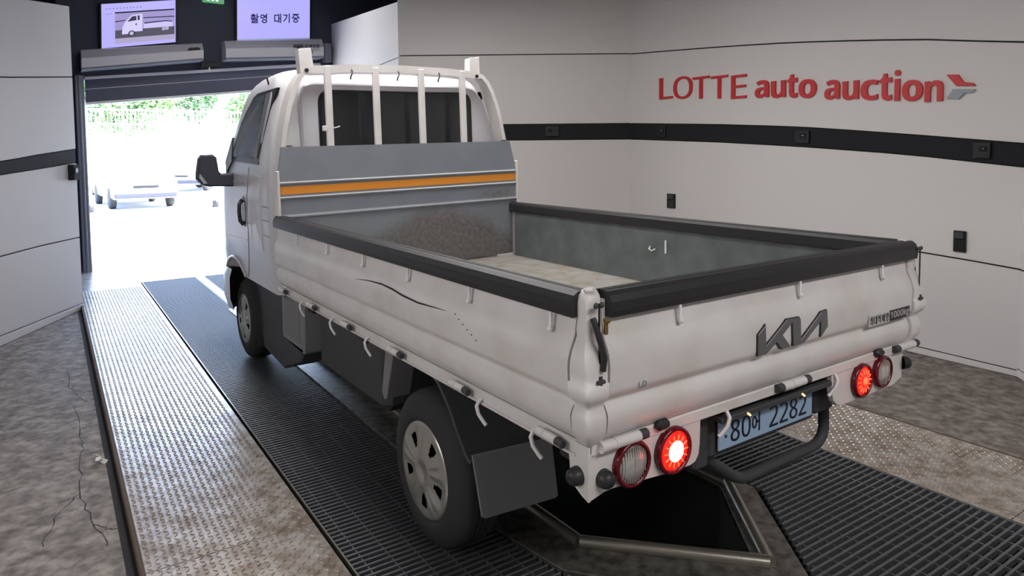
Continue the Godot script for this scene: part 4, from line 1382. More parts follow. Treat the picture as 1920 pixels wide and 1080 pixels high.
func lamp(p: Node3D, x: float, y: float, r: float, lit: bool, near: bool) -> void:
	var xf := Transform3D(Basis(), Vector3(x, y, 0.0))
	var st := mb()
	lathe(st, [Vector2(r, 0.0), Vector2(r, 0.012), Vector2(r * 0.97, 0.019), Vector2(r * 0.86, 0.022), Vector2(r * 0.82, 0.016)], xf, 36)
	var l := put("tail_lamp" if lit else "turn_lamp", st, M.lens_red, p)
	if lit:
		st = mb()
		lathe(st, [Vector2(r * 0.82, 0.012), Vector2(r * 0.6, 0.019), Vector2(r * 0.3, 0.0225), Vector2(0, 0.023)], xf, 32)
		put("lens", st, M.lamp_red, l)
		st = mb()
		for k in 14:
			var a := TAU * k / 14
			var d := Vector3(cos(a), sin(a), 0)
			bx(st, Vector3(x, y, 0.021) + d * r * 0.55, Vector3(r * 0.28, r * 0.05, 0.004), 0.001, Transform3D(Basis(), Vector3(x, y, 0.021) + d * r * 0.55) * Transform3D(Basis(Vector3.BACK, a), Vector3.ZERO) * Transform3D(Basis(), -(Vector3(x, y, 0.021) + d * r * 0.55)))
		put("facet", st, M.lamp_glow, l)
		st = mb()
		var rc := r * (0.46 if near else 0.26)
		lathe(st, [Vector2(rc, 0.02), Vector2(rc * 0.8, 0.0255), Vector2(0, 0.027)], xf, 20)
		put("bulb_glow", st, M.lamp_core if near else M.lamp_glow, l)
		var o := OmniLight3D.new()
		o.name = "light"
		o.light_color = c8(255, 60, 40)
		o.light_energy = 0.004 if near else 0.002
		o.light_size = r * 0.6
		o.omni_range = 6.0
		o.omni_attenuation = 2.0
		o.shadow_enabled = true
		o.position = Vector3(x, y, 0.09)
		l.add_child(o)
	else:
		st = mb()
		lathe(st, [Vector2(r * 0.82, 0.012), Vector2(r * 0.6, 0.018), Vector2(r * 0.3, 0.0215), Vector2(0, 0.022)], xf, 32)
		put("lens", st, M.lens_clear, l)
		st = mb()
		for k in range(-5, 6):
			var h := sqrt(maxf(0.0, 0.6 - pow(k * 0.13, 2))) * r
			tube(st, [Vector3(x + k * r * 0.13, y - h, 0.0205 - 0.004 * absf(k) / 5), Vector3(x + k * r * 0.13, y + h, 0.0205 - 0.004 * absf(k) / 5)], r * 0.03, 6)
		put("lens_rib", st, M.silver, l)

func headboard(t: Node3D) -> void:
	var z := -BL
	# pressed grey sheet with ridges
	var prof := [Vector2(0, 1.635), Vector2(0, 1.425), Vector2(0.012, 1.418), Vector2(0.012, 1.408), Vector2(0, 1.402), Vector2(0, 1.335), Vector2(0.012, 1.328), Vector2(0.012, 1.318), Vector2(0, 1.311), Vector2(0, 1.222), Vector2(0.014, 1.214), Vector2(0.014, 1.202), Vector2(0, 1.194), Vector2(0, 0.8)]
	var st := mb()
	var wide := func(y: float) -> Vector2:
		var k := clampf((y - 1.46) / 0.18, 0.0, 1.0)
		return Vector2(lerpf(0.012, 0.04, k), lerpf(1.757, 1.712, k))
	for i in prof.size() - 1:
		var a: Vector2 = prof[i]
		var b: Vector2 = prof[i + 1]
		var wa: Vector2 = wide.call(a.y)
		var wb: Vector2 = wide.call(b.y)
		var n := 5 if a.y - b.y > 0.15 and a.y > 1.5 else 1
		for k in n:
			var p := a.lerp(b, float(k) / n)
			var q := a.lerp(b, float(k + 1) / n)
			var wp: Vector2 = wide.call(p.y)
			var wq: Vector2 = wide.call(q.y)
			var quad := [Vector3(wp.x, p.y, z + p.x), Vector3(wq.x, q.y, z + q.x), Vector3(wq.y, q.y, z + q.x), Vector3(wp.y, p.y, z + p.x)]
			var back := quad.map(func(v: Vector3) -> Vector3: return Vector3(v.x, v.y, z - 0.03))
			uvface(st, quad, Vector3.BACK)
			uvface(st, back, Vector3.FORWARD)
			face(st, [quad[0], quad[1], back[1], back[0]], Vector3.LEFT)
			face(st, [quad[3], quad[2], back[2], back[3]], Vector3.RIGHT)
	face(st, [Vector3(0.04, 1.635, z), Vector3(1.712, 1.635, z), Vector3(1.712, 1.635, z - 0.03), Vector3(0.04, 1.635, z - 0.03)], Vector3.UP)
	var m := mat("headboard", Color.WHITE, 0.5, 0.1)
	var big := noise(0.012, 77, 5)
	var fine := noise(0.09, 78, 3)
	m.albedo_texture = painted(512, 256, func(px: int, py: int) -> Color:
		var x := px / 512.0 * 1.8
		var y := 1.65 - py / 256.0 * 0.85
		var base := c8(122, 127, 134).lerp(c8(134, 139, 146), 0.5 + 0.5 * big.get_noise_2d(px, py))
		var top := 1.235 - 0.62 * pow(absf(x - 1.08), 1.7) + 0.05 * big.get_noise_2d(px * 2.0, 7.0)
		var k := clampf((top - y) / 0.12, 0.0, 1.0) * (0.75 + 0.6 * fine.get_noise_2d(px, py))
		k = clampf(k, 0.0, 0.95)
		var k2 := clampf(1.0 - Vector2((x - 1.6) / 0.2, (y - 1.255) / 0.055).length(), 0.0, 1.0) * (0.5 + fine.get_noise_2d(px, py))
		return base.lerp(c8(104, 99, 94), clampf(maxf(k, k2), 0, 1)))
	m.uv1_scale = Vector3(1, 1, 1)
	var h := put("headboard", st, m, t, TILT)
	st = mb()
	bx(st, Vector3(0.885, 1.369, z + 0.001), Vector3(1.735, 0.05, 0.003), 0.001)
	put("orange_stripe", st, M.orange, h)
	st = mb()
	for yy in [1.413, 1.323, 1.208]:
		tube(st, [Vector3(0.015, yy + 0.004, z + 0.011), Vector3(1.755, yy + 0.004, z + 0.011)], 0.0035, 6)
	put("ridge", st, M.fence_white, h)
	# white side flanges
	for x in [0.004, 1.765]:
		st = mb()
		bx(st, Vector3(x, 1.15, z - 0.005), Vector3(0.016, 0.68, 0.05), 0.004)
		put("side_flange", st, M.bed_paint, h)
	# guard frame: a flat steel hoop with upright bars
	var g := Node3D.new()
	g.name = "guard_frame"
	t.add_child(g, true)
	g.transform = TILT
	var hoop := [Vector2(0.02, 1.2), Vector2(0.035, 1.6), Vector2(0.06, 1.75), Vector2(0.09, 1.88), Vector2(0.13, 2.0), Vector2(0.17, 2.07), Vector2(0.215, 2.115), Vector2(0.27, 2.135), Vector2(0.5, 2.152), Vector2(0.87, 2.16), Vector2(1.25, 2.152), Vector2(1.46, 2.135), Vector2(1.515, 2.115), Vector2(1.56, 2.07), Vector2(1.60, 2.0), Vector2(1.645, 1.88), Vector2(1.675, 1.75), Vector2(1.705, 1.6), Vector2(1.725, 1.2)]
	st = mb()
	var n := hoop.size()
	var ins := []
	for i in n:
		var d: Vector2 = (hoop[mini(i + 1, n - 1)] - hoop[maxi(i - 1, 0)]).normalized()
		ins.append(hoop[i] + Vector2(d.y, -d.x) * (0.05 if i > 6 and i < 12 else 0.028))
	for i in n - 1:
		var z0 := z - 0.15
		var z1 := z - 0.02
		var a: Vector2 = hoop[i]
		var b: Vector2 = hoop[i + 1]
		var c: Vector2 = ins[i + 1]
		var e: Vector2 = ins[i]
		var mid := (a + b) / 2 - (c + e) / 2
		face(st, [Vector3(a.x, a.y, z1), Vector3(b.x, b.y, z1), Vector3(c.x, c.y, z1), Vector3(e.x, e.y, z1)], Vector3.BACK)
		face(st, [Vector3(a.x, a.y, z0), Vector3(b.x, b.y, z0), Vector3(c.x, c.y, z0), Vector3(e.x, e.y, z0)], Vector3.FORWARD)
		face(st, [Vector3(a.x, a.y, z0), Vector3(b.x, b.y, z0), Vector3(b.x, b.y, z1), Vector3(a.x, a.y, z1)], Vector3(mid.x, mid.y, 0), 1)
		face(st, [Vector3(e.x, e.y, z0), Vector3(c.x, c.y, z0), Vector3(c.x, c.y, z1), Vector3(e.x, e.y, z1)], Vector3(-mid.x, -mid.y, 0), 2)
	put("hoop", st, M.bed_paint, g)
	for x in [0.355, 0.68, 1.012, 1.338]:
		st = mb()
		bx(st, Vector3(x, 1.86, z - 0.028), Vector3(0.044, 0.56, 0.03), 0.005)
		put("guard_bar", st, M.bed_paint, g)
	for x in [0.23, 1.445]:
		st = mb()
		var lean := 0.005 if x > 1 else -0.012
		prism(st, [Vector2(x - 0.045, 2.09), Vector2(x + 0.045, 2.09), Vector2(x + 0.04 + lean, 2.245), Vector2(x - 0.04 + lean, 2.235)], z - 0.10, z - 0.03, Transform3D(), 0.003)
		put("ear_plate", st, M.bed_paint, g)
	for x in [0.22, 1.455]:
		st = mb()
		tube(st, [Vector3(x, 2.105, z - 0.03), Vector3(x, 2.105, z - 0.01)], 0.012, 12)
		put("frame_bolt", st, M.trim_black, g)
	for x in [0.505, 0.832, 1.14]:
		st = mb()
		tube(st, [Vector3(x + 0.008, 2.125, z - 0.03), Vector3(x + 0.01, 2.108, z - 0.012), Vector3(x + 0.005, 2.09, z - 0.004), Vector3(x - 0.004, 2.075, z - 0.004), Vector3(x - 0.006, 2.055, z - 0.008)], 0.005, 8)
		put("rope_hook", st, M.trim_black, g)
	# lashing plate low on the left bar
	st = mb()
	bx(st, Vector3(0.32, 1.745, z - 0.02), Vector3(0.03, 0.035, 0.02), 0.004)
	tube(st, [Vector3(0.37, 1.745, z - 0.02), Vector3(0.4, 1.752, z - 0.01), Vector3(0.415, 1.758, z - 0.01)], 0.004, 6)
	put("lashing_cleat", st, M.bed_paint, g)
	for x in [0.09, 1.67]:
		st = mb()
		lathe(st, [Vector2(0.02, 0.0), Vector2(0.018, 0.008), Vector2(0.0, 0.01)], frame_at(Vector3(x, 1.636, z - 0.015), Vector3.UP), 12)
		put("plug", st, M.plastic, h)

func uvface(st: SurfaceTool, p: Array, out: Vector3) -> void:
	var n: Vector3 = (p[1] - p[0]).cross(p[2] - p[0])
	var order := [0, 2, 1, 0, 3, 2] if n.dot(out) > 0 else [0, 1, 2, 0, 2, 3]
	for k in order:
		st.set_smooth_group(-1)
		st.set_uv(Vector2(p[k].x / 1.8, (1.65 - p[k].y) / 0.85))
		st.add_vertex(p[k])

# y, half width, rear z, front z, front corner radius, rear corner radius
const CAB := [[0.69, 0.845, -3.03, -4.76, 0.30, 0.06], [0.85, 0.855, -3.03, -4.76, 0.30, 0.07], [1.0, 0.86, -3.03, -4.75, 0.30, 0.08], [1.15, 0.862, -3.03, -4.74, 0.31, 0.08], [1.3, 0.86, -3.03, -4.72, 0.32, 0.08], [1.42, 0.853, -3.033, -4.65, 0.32, 0.085], [1.5, 0.846, -3.035, -4.58, 0.32, 0.09], [1.6, 0.836, -3.04, -4.50, 0.31, 0.095], [1.7, 0.825, -3.05, -4.41, 0.30, 0.10], [1.8, 0.81, -3.06, -4.31, 0.29, 0.11], [1.9, 0.795, -3.07, -4.2, 0.28, 0.12], [2.0, 0.775, -3.08, -4.08, 0.27, 0.13], [2.05, 0.757, -3.092, -4.02, 0.275, 0.135], [2.08, 0.74, -3.11, -3.97, 0.28, 0.14], [2.11, 0.712, -3.135, -3.9, 0.29, 0.15], [2.14, 0.66, -3.18, -3.8, 0.28, 0.16], [2.16, 0.57, -3.25, -3.7, 0.2, 0.15], [2.17, 0.42, -3.34, -3.58, 0.1, 0.1]]
const CX := 0.873

func cab_at(y: float) -> Array:
	for i in CAB.size() - 1:
		if y <= CAB[i + 1][0]:
			var k := clampf((y - CAB[i][0]) / (CAB[i + 1][0] - CAB[i][0]), 0.0, 1.0)
			var o := []
			for j in 6:
				o.append(lerpf(CAB[i][j], CAB[i + 1][j], k))
			return o
	return CAB[CAB.size() - 1]

func cab_ring(l: Array) -> Array:
	var hw: float = l[1]
	var o := []
	# from the rear middle round the left side to the front middle, then back along the right
	var half := []
	half.append(Vector2(0, l[2]))
	half.append(Vector2(-(hw - l[5]) * 0.5, l[2]))
	for k in 7:
		var a := PI / 2 * k / 6
		half.append(Vector2(-(hw - l[5]) - l[5] * sin(a), l[2] - l[5] + l[5] * cos(a)))
	var z0: float = l[2] - l[5]
	var z1: float = l[3] + l[4]
	for k in range(1, 16):
		half.append(Vector2(-hw, lerpf(z0, z1, k / 16.0)))
	for k in 9:
		var a := PI / 2 * k / 8
		half.append(Vector2(-(hw - l[4]) - l[4] * cos(a), l[3] + l[4] - l[4] * sin(a)))
	half.append(Vector2(-(hw - l[4]) * 0.5, l[3] - 0.01))
	half.append(Vector2(0, l[3] - 0.015))
	for q in half:
		o.append(Vector3(CX + q.x, l[0], q.y))
	for i in range(half.size() - 2, -1, -1):
		o.append(Vector3(CX - half[i].x, l[0], half[i].y))
	return o

func arch_y(z: float) -> float:
	var d := 0.455 * 0.455 - (z + 4.17) * (z + 4.17)
	return maxf(0.69, 0.345 + sqrt(d)) if d > 0.0 else 0.69

func side_poly(st: SurfaceTool, pts: Array, lift: float, left := true) -> void:   # (z, y) outline laid on the cab's side, with its own thickness
	var top := []
	for q in pts:
		var hw: float = cab_at(q.y)[1]
		top.append(Vector3(CX + (-1 if left else 1) * (hw + lift), q.y, q.x))
	var ix := Geometry2D.triangulate_polygon(PackedVector2Array(pts))
	var out := Vector3.LEFT if left else Vector3.RIGHT
	for t in range(0, ix.size(), 3):
		face(st, [top[ix[t]], top[ix[t + 1]], top[ix[t + 2]]], out)
	for i in top.size():
		var j := (i + 1) % top.size()
		var c := Vector2.ZERO
		for q in pts:
			c += q / pts.size()
		var m: Vector2 = (pts[i] + pts[j]) / 2 - c
		face(st, [top[i], top[j], top[j] - out * 0.02, top[i] - out * 0.02], Vector3(0, m.y, m.x))

func strip(st: SurfaceTool, pts: Array, w: float, lift: float, left := true) -> void:   # a line laid on the cab's side
	for i in pts.size() - 1:
		var a: Vector2 = pts[i]
		var b: Vector2 = pts[i + 1]
		var n := (b - a).normalized().orthogonal() * w / 2
		side_poly(st, [a - n, b - n, b + n, a + n], lift, left)

func dense(pts: Array, step := 0.08) -> Array:   # adds points along the edges, so that a sheet follows the curved side
	var o := []
	for i in pts.size():
		var a: Vector2 = pts[i]
		var b: Vector2 = pts[(i + 1) % pts.size()]
		var n := maxi(1, int(ceil((b - a).length() / step)))
		for k in n:
			o.append(a.lerp(b, float(k) / n))
	return o

func cab(t: Node3D) -> void:
	var st := mb()
	var rows := []
	for l in CAB:
		var ring := cab_ring(l)
		for i in ring.size():
			var p: Vector3 = ring[i]
			if p.y < 1.0:
				var yb := arch_y(p.z) if absf(p.x - CX) > 0.5 else 0.69
				p.y = yb + (p.y - 0.69) / 0.31 * (1.0 - yb)
				ring[i] = p
		rows.append(ring)
	for i in rows.size() - 1:
		var c := Vector3(CX, rows[i][0].y - 0.3, -3.9)
		for j in rows[i].size() - 1:
			face(st, [rows[i][j], rows[i][j + 1], rows[i + 1][j + 1], rows[i + 1][j]], (rows[i][j] + rows[i + 1][j + 1]) / 2 - c, 1)
	face(st, rows[rows.size() - 1].slice(0, -1), Vector3.UP, 1)
	face(st, rows[0].slice(0, -1), Vector3.DOWN)
	var c := put("cab", st, M.paint, t, TILT)
	# raised panel of the rear wall with the rear window
	st = mb()
	prism(st, rounded([Vector2(0.22, 1.2), Vector2(1.73, 1.2), Vector2(1.70, 1.62), Vector2(1.60, 1.93), Vector2(1.53, 2.02), Vector2(1.45, 2.045), Vector2(0.3, 2.045), Vector2(0.24, 2.03), Vector2(0.215, 1.96)], 0.03), 0.0, 0.05, Transform3D(Basis(), Vector3(0, 0, -3.065)), 0.012)
	put("rear_wall", st, M.paint, c)
	st = mb()
	var win := rounded([Vector2(0.33, 1.55), Vector2(1.485, 1.55), Vector2(1.485, 2.0), Vector2(0.33, 2.0)], 0.09, 6)
	prism(st, win, 0.0, 0.012, Transform3D(Basis(), Vector3(0, 0, -3.02)), 0.004)
	var rw := put("rear_window", st, M.trim_black, c)
	st = mb()
	prism(st, rounded([Vector2(0.345, 1.565), Vector2(1.47, 1.565), Vector2(1.47, 1.985), Vector2(0.345, 1.985)], 0.08, 6), 0.0, 0.003, Transform3D(Basis(), Vector3(0, 0, -3.0085)))
	put("pane", st, M.tinted, rw)
	# sides
	for s in 2:
		var left := s == 0
		st = mb()
		side_poly(st, dense([Vector2(-3.38, 1.54), Vector2(-4.16, 1.56), Vector2(-3.92, 1.82), Vector2(-3.66, 1.985), Vector2(-3.56, 2.01), Vector2(-3.10, 2.015)]), 0.003, left)
		var w := put("side_window", st, M.trim_black, c)
		st = mb()
		side_poly(st, dense([Vector2(-3.46, 1.565), Vector2(-4.10, 1.578), Vector2(-3.89, 1.81), Vector2(-3.65, 1.965), Vector2(-3.57, 1.985), Vector2(-3.31, 1.99)]), 0.006, left)
		put("pane", st, M.tinted, w)
		st = mb()
		side_poly(st, dense([Vector2(-3.39, 1.565), Vector2(-3.455, 1.567), Vector2(-3.305, 1.99), Vector2(-3.235, 1.99)]), 0.009, left)
		put("window_frame", st, M.post_steel, w)
		st = mb()
		side_poly(st, dense([Vector2(-3.36, 1.522), Vector2(-4.18, 1.545), Vector2(-4.18, 1.56), Vector2(-3.36, 1.542)]), 0.006, left)
		put("belt_moulding", st, M.trim_black, c)
		# door seams
		st = mb()
		strip(st, [Vector2(-3.62, 1.5), Vector2(-3.66, 1.3), Vector2(-3.68, 1.0), Vector2(-3.72, 0.84)], 0.008, 0.0015, left)
		put("door_seam", st, M.joint, c)
		st = mb()
		strip(st, [Vector2(-3.72, 0.84), Vector2(-3.76, 0.76), Vector2(-3.8, 0.70)], 0.008, 0.0015, left)
		put("door_seam", st, M.joint, c)
		for line in [[Vector2(-3.70, 1.40), Vector2(-4.0, 1.40), Vector2(-4.38, 1.36)], [Vector2(-3.72, 0.98), Vector2(-4.1, 0.965), Vector2(-4.42, 0.95)]]:
			st = mb()
			strip(st, line, 0.012, 0.003, left)
			put("door_crease", st, M.paint, c)
		st = mb()
		var lip := []
		for i in 15:
			var a := 0.86 + (PI - 1.72) * i / 14.0
			var q := Vector2(-4.17 + 0.462 * cos(a), 0.345 + 0.462 * sin(a))
			lip.append(Vector3(CX + (-1 if left else 1) * (cab_at(q.y)[1] + 0.002), q.y, q.x))
		tube(st, lip, 0.012, 8)
		put("arch_lip", st, M.paint, c)
		# recessed handle
		st = mb()
		side_poly(st, disc(-3.76, 1.185, 0.052, 0.11, 24), 0.004, left)
		var h := put("door_handle", st, M.trim_black, c)
		st = mb()
		var hx := CX + (-1 if left else 1) * 0.868
		tube(st, [Vector3(hx, 1.27, -3.765), Vector3(hx - (0.022 if left else -0.022), 1.24, -3.765), Vector3(hx - (0.026 if left else -0.026), 1.18, -3.765), Vector3(hx - (0.022 if left else -0.022), 1.12, -3.765), Vector3(hx, 1.09, -3.765)], 0.014, 10)
		put("grip", st, M.tinted, h)
		# pressed lines on the side behind the door
		for y in [1.06, 1.16, 1.25]:
			st = mb()
			strip(st, [Vector2(-3.28, y), Vector2(-3.12, y)], 0.006, 0.001, left)
			put("crease", st, M.post_steel, c)
		st = mb()
		side_poly(st, dense([Vector2(-3.24, 0.95), Vector2(-3.3, 0.95), Vector2(-3.33, 1.3), Vector2(-3.3, 1.44), Vector2(-3.5, 1.46), Vector2(-3.56, 1.42), Vector2(-3.6, 0.98), Vector2(-3.55, 0.93)], 0.1), 0.004, left)
		put("door_pillar", st, M.paint, c)
	# mirrors
	for s in 2:
		var sg := 1.0 if s == 0 else -1.0
		var base := 0.0 if s == 0 else 2 * CX
		var mp := []
		for q in [[-0.229, 1.417], [-0.222, 1.484], [-0.206, 1.57], [-0.185, 1.596], [-0.115, 1.597], [-0.09, 1.575], [-0.078, 1.47], [-0.062, 1.452], [0.03, 1.452], [0.03, 1.352], [-0.15, 1.36], [-0.195, 1.375]]:
			mp.append(Vector2(base + sg * q[0], q[1]))
		st = mb()
		prism(st, mp, -4.16, -4.06, Transform3D(), 0.012)
		var m := put("door_mirror", st, M.mirror_plastic, c)
		st = mb()
		prism(st, [Vector2(base + sg * -0.22, 1.43), Vector2(base + sg * -0.213, 1.46), Vector2(base + sg * -0.165, 1.385), Vector2(base + sg * -0.19, 1.382)], -4.062, -4.056)
		put("reflector", st, M.logo_grey, m)
		st = mb()
		side_poly(st, dense([Vector2(-4.09, 1.54), Vector2(-4.26, 1.45), Vector2(-4.3, 1.54), Vector2(-4.12, 1.72)]), 0.012, s == 0)
		put("mirror_mount", st, M.trim_black, m)
	# windscreen and front face
	st = mb()
	var scr := []
	for y in [1.42, 1.5, 1.6, 1.7, 1.8, 1.9, 1.98]:
		var l := cab_at(y)
		var ring := cab_ring([l[0], l[1] + 0.004, l[2], l[3] - 0.004, l[4], l[5]])
		scr.append(ring.slice(29, 39))
	grid(st, scr, Vector3.FORWARD, 1)
	put("windscreen", st, M.tinted, c)
	st = mb()
	var bump := []
	for q in [[0.69, 0.0], [0.62, 0.03], [0.45, 0.035], [0.36, 0.0], [0.33, -0.06]]:
		var ring := cab_ring([q[0], 0.85 + q[1] * 0.5, -3.03, -4.78 - q[1], 0.3, 0.06])
		bump.append(ring.slice(22, ring.size() - 22))
	grid(st, bump, Vector3.FORWARD, 1)
	put("front_bumper", st, M.paint, c)
	# roof aerial
	st = mb()
	tube(st, [Vector3(0.12, 2.05, -3.35), Vector3(0.105, 2.1, -3.34)], 0.006, 8)
	put("aerial", st, M.trim_black, c)

func underside(t: Node3D) -> void:
	var st := mb()
	for x in [0.5, 1.25]:
		bx(st, Vector3(x, 0.66, -2.3), Vector3(0.09, 0.16, 4.4), 0.01)
	for z in [-0.25, -1.04, -1.9, -2.7]:
		bx(st, Vector3(CX, 0.68, z), Vector3(1.5, 0.09, 0.08), 0.01)
	put("chassis_frame", st, M.chassis, t)
	st = mb()
	tube(st, [Vector3(0.2, 0.325, -1.075), Vector3(W - 0.2, 0.325, -1.075)], 0.06, 12)
	lathe(st, [Vector2(0, -0.15), Vector2(0.1, -0.12), Vector2(0.14, 0), Vector2(0.1, 0.12), Vector2(0, 0.15)], frame_at(Vector3(CX, 0.325, -1.075), Vector3.BACK), 16)
	tube(st, [Vector3(0.25, 0.325, -4.23), Vector3(W - 0.25, 0.325, -4.23)], 0.05, 12)
	put("axle", st, M.chassis, t)
	st = mb()
	bx(st, Vector3(0.36, 0.52, -2.15), Vector3(0.42, 0.40, 0.95), 0.04)
	put("fuel_tank", st, M.plastic, t)
	st = mb()
	bx(st, Vector3(1.4, 0.53, -2.1), Vector3(0.4, 0.36, 0.9), 0.03)
	put("battery_box", st, M.plastic, t)
	# grey box behind the cab with a recessed lid
	for s in 2:
		var x := 0.1 if s == 0 else W - 0.1
		var o := Vector3.LEFT if s == 0 else Vector3.RIGHT
		var side := Transform3D(Basis(Vector3.FORWARD, Vector3.UP, Vector3.FORWARD.cross(Vector3.UP)), Vector3(x, 0, 0))
		if s == 0:
			side = Transform3D(Basis(Vector3.BACK, Vector3.UP, Vector3.LEFT), Vector3(x, 0, 0))
		else:
			side = Transform3D(Basis(Vector3.FORWARD, Vector3.UP, Vector3.RIGHT), Vector3(x, 0, 0))
		var k := 1.0 if s == 0 else -1.0
		var P := func(z: float, y: float) -> Vector2: return Vector2(z * k, y)
		st = mb()
		prism(st, rounded([P.call(-3.2, 0.38), P.call(-2.76, 0.36), P.call(-2.74, 0.73), P.call(-3.2, 0.73)], 0.03), -0.25, 0.0, side, 0.01)
		var bb := put("tool_box", st, M.box_grey, t)
		st = mb()
		prism(st, rounded([P.call(-3.13, 0.43), P.call(-2.82, 0.42), P.call(-2.82, 0.66), P.call(-3.13, 0.67)], 0.02), -0.004, 0.006, side, 0.004)
		put("lid", st, M.flap, bb)
		# front wheel housing and flap
		st = mb()
		var arc := []
		for i in 13:
			var a := -0.35 + (PI + 0.35) * i / 12.0
			arc.append(Vector2(-4.17 + 0.452 * cos(a), 0.345 + 0.452 * sin(a)))
		for i in 12:
			var a: Vector2 = arc[i]
			var b: Vector2 = arc[i + 1]
			var xo := x - o.x * 0.04
			face(st, [Vector3(xo + o.x * 0.07, a.y, a.x), Vector3(xo + o.x * 0.07, b.y, b.x), Vector3(xo - o.x * 0.3, b.y, b.x), Vector3(xo - o.x * 0.3, a.y, a.x)], Vector3(0, 0.345 - a.y, -4.17 - a.x), 1)
		face(st, [Vector3(x - o.x * 0.34, 0.15, -4.6), Vector3(x - o.x * 0.34, 0.15, -3.5), Vector3(x - o.x * 0.34, 0.85, -3.5), Vector3(x - o.x * 0.34, 0.85, -4.6)], o)
		put("wheel_housing", st, M.plastic, t)
		st = mb()
		prism(st, [P.call(-3.66, 0.2), P.call(-3.20, 0.17), P.call(-2.82, 0.30), P.call(-2.76, 0.40), P.call(-3.18, 0.40), P.call(-3.18, 0.70), P.call(-3.9, 0.70), P.call(-3.8, 0.52)], -0.2, 0.0, side, 0.01)
		put("side_flap", st, M.plastic, t)
		# rear mudguard behind the wheel, and the strut ahead of it
		var xa := 0.03 if s == 0 else W - 0.03
		st = mb()
		var arc2 := [Vector2(-1.10, 0.775), Vector2(-1.0, 0.765), Vector2(-0.9, 0.72), Vector2(-0.82, 0.65), Vector2(-0.76, 0.575), Vector2(-0.70, 0.51), Vector2(-0.67, 0.495)]
		var r0 := []
		var r1 := []
		for q in arc2:
			r0.append(Vector3(xa, q.y, q.x))
			r1.append(Vector3(xa - o.x * 0.36, q.y - 0.01, q.x))
		grid(st, [r0, r1], Vector3(0, 0.6, 0.8), 1)
		var r2 := r0.map(func(v: Vector3) -> Vector3: return v + Vector3(0, -0.012, -0.012))
		var r3 := r1.map(func(v: Vector3) -> Vector3: return v + Vector3(0, -0.012, -0.012))
		grid(st, [r2, r3], Vector3(0, -0.6, -0.8), 2)
		grid(st, [r0, r2], o, 3)
		grid(st, [r1, r3], -o, 4)
		put("mudguard", st, M.plastic, t)
		st = mb()
		var fl := [[0.0, 0.523], [0.355, 0.502], [0.385, 0.265], [0.375, 0.257], [0.05, 0.277], [0.038, 0.287]]
		var poly := []
		for q in fl:
			poly.append(Vector2(xa - o.x * q[0] * (1 if s == 0 else 1), q[1]))
		prism(st, poly, -0.668, -0.66, Transform3D(), 0.002)
		put("mud_flap", st, M.flap, t)
		st = mb()
		var xb := x
		prism(st, [P.call(-1.45, 0.73), P.call(-1.54, 0.73), P.call(-1.60, 0.47), P.call(-1.575, 0.44), P.call(-1.55, 0.45)], -0.12, 0.0, side, 0.004)
		put("mudguard_strut", st, M.flap, t)

func wheel(t: Node3D, called: String, at: Vector3, side: int) -> void:
	# at: middle of the outer face
	var o := Vector3(side, 0, 0)
	var w := Node3D.new()
	w.name = called
	t.add_child(w, true)
	w.transform = frame_at(at, o).scaled_local(Vector3.ONE * 0.913)      # local z points outwards
	var st := mb()
	var prof := [Vector2(0.205, -0.02), Vector2(0.215, 0.004), Vector2(0.24, 0.012), Vector2(0.262, 0.010), Vector2(0.29, 0.0), Vector2(0.318, -0.012), Vector2(0.336, -0.03), Vector2(0.343, -0.05), Vector2(0.345, -0.09), Vector2(0.345, -0.15), Vector2(0.336, -0.18), Vector2(0.30, -0.205), Vector2(0.22, -0.2)]
	lathe(st, prof, Transform3D(), 56)
	put("tyre", st, M.tyre, w)
	# tread grooves
	st = mb()
	for z in [-0.075, -0.1, -0.125]:
		lathe(st, [Vector2(0.3452, z - 0.003), Vector2(0.3458, z), Vector2(0.3452, z + 0.003)], Transform3D(), 56)
	put("tread_groove", st, M.hole, w)
	st = mb()
	lathe(st, [Vector2(0.21, -0.02), Vector2(0.1, -0.035), Vector2(0.0, -0.035)], Transform3D(), 40)
	var rim := put("rim", st, M.hole, w)
	# hubcap with five broad spokes and five windows
	st = mb()
	var radii := [0.0, 0.028, 0.034, 0.058, 0.068, 0.085, 0.10, 0.118, 0.14, 0.16, 0.175, 0.19, 0.2, 0.207]
	var nseg := 120
	var P := func(r: float, k: int) -> Vector3:
		var a := TAU * k / nseg + PI / 2
		var ph := fposmod(float(k) / nseg * 5.0 + 0.5, 1.0) - 0.5      # 0 in the middle of a spoke
		var z := 0.006 + 0.012 * (1.0 - pow(r / 0.207, 2.0)) - (0.02 if r >= 0.205 else 0.0)
		if r < 0.03:
			z -= 0.006
		if r > 0.07 and r < 0.19:
			var bulge := exp(-pow((absf(ph) - 0.12) / 0.05, 2.0))
			z += 0.008 * bulge * sin(PI * clampf((r - 0.07) / 0.12, 0, 1))
			z -= 0.008 * clampf((absf(ph) - 0.2) / 0.12, 0, 1) * sin(PI * clampf((r - 0.07) / 0.12, 0, 1))
		return Vector3(r * cos(a), r * sin(a), z)
	for i in radii.size() - 1:
		for k in nseg:
			var ph := fposmod((k + 0.5) / nseg * 5.0 + 0.5, 1.0) - 0.5
			var half := lerpf(0.08, 0.17, clampf((radii[i] - 0.1) / 0.06, 0, 1))
			if radii[i] >= 0.099 and radii[i + 1] <= 0.1605 and absf(ph) > 0.5 - half:
				continue
			var q := [P.call(radii[i], k), P.call(radii[i], k + 1), P.call(radii[i + 1], k + 1), P.call(radii[i + 1], k)]
			if i == 0:
				q.remove_at(1)
			face(st, q, Vector3.BACK, 1)
	put("hubcap", st, M.silver, w, Transform3D(Basis.from_scale(Vector3(1.05, 1.05, 1.0)), Vector3.ZERO))

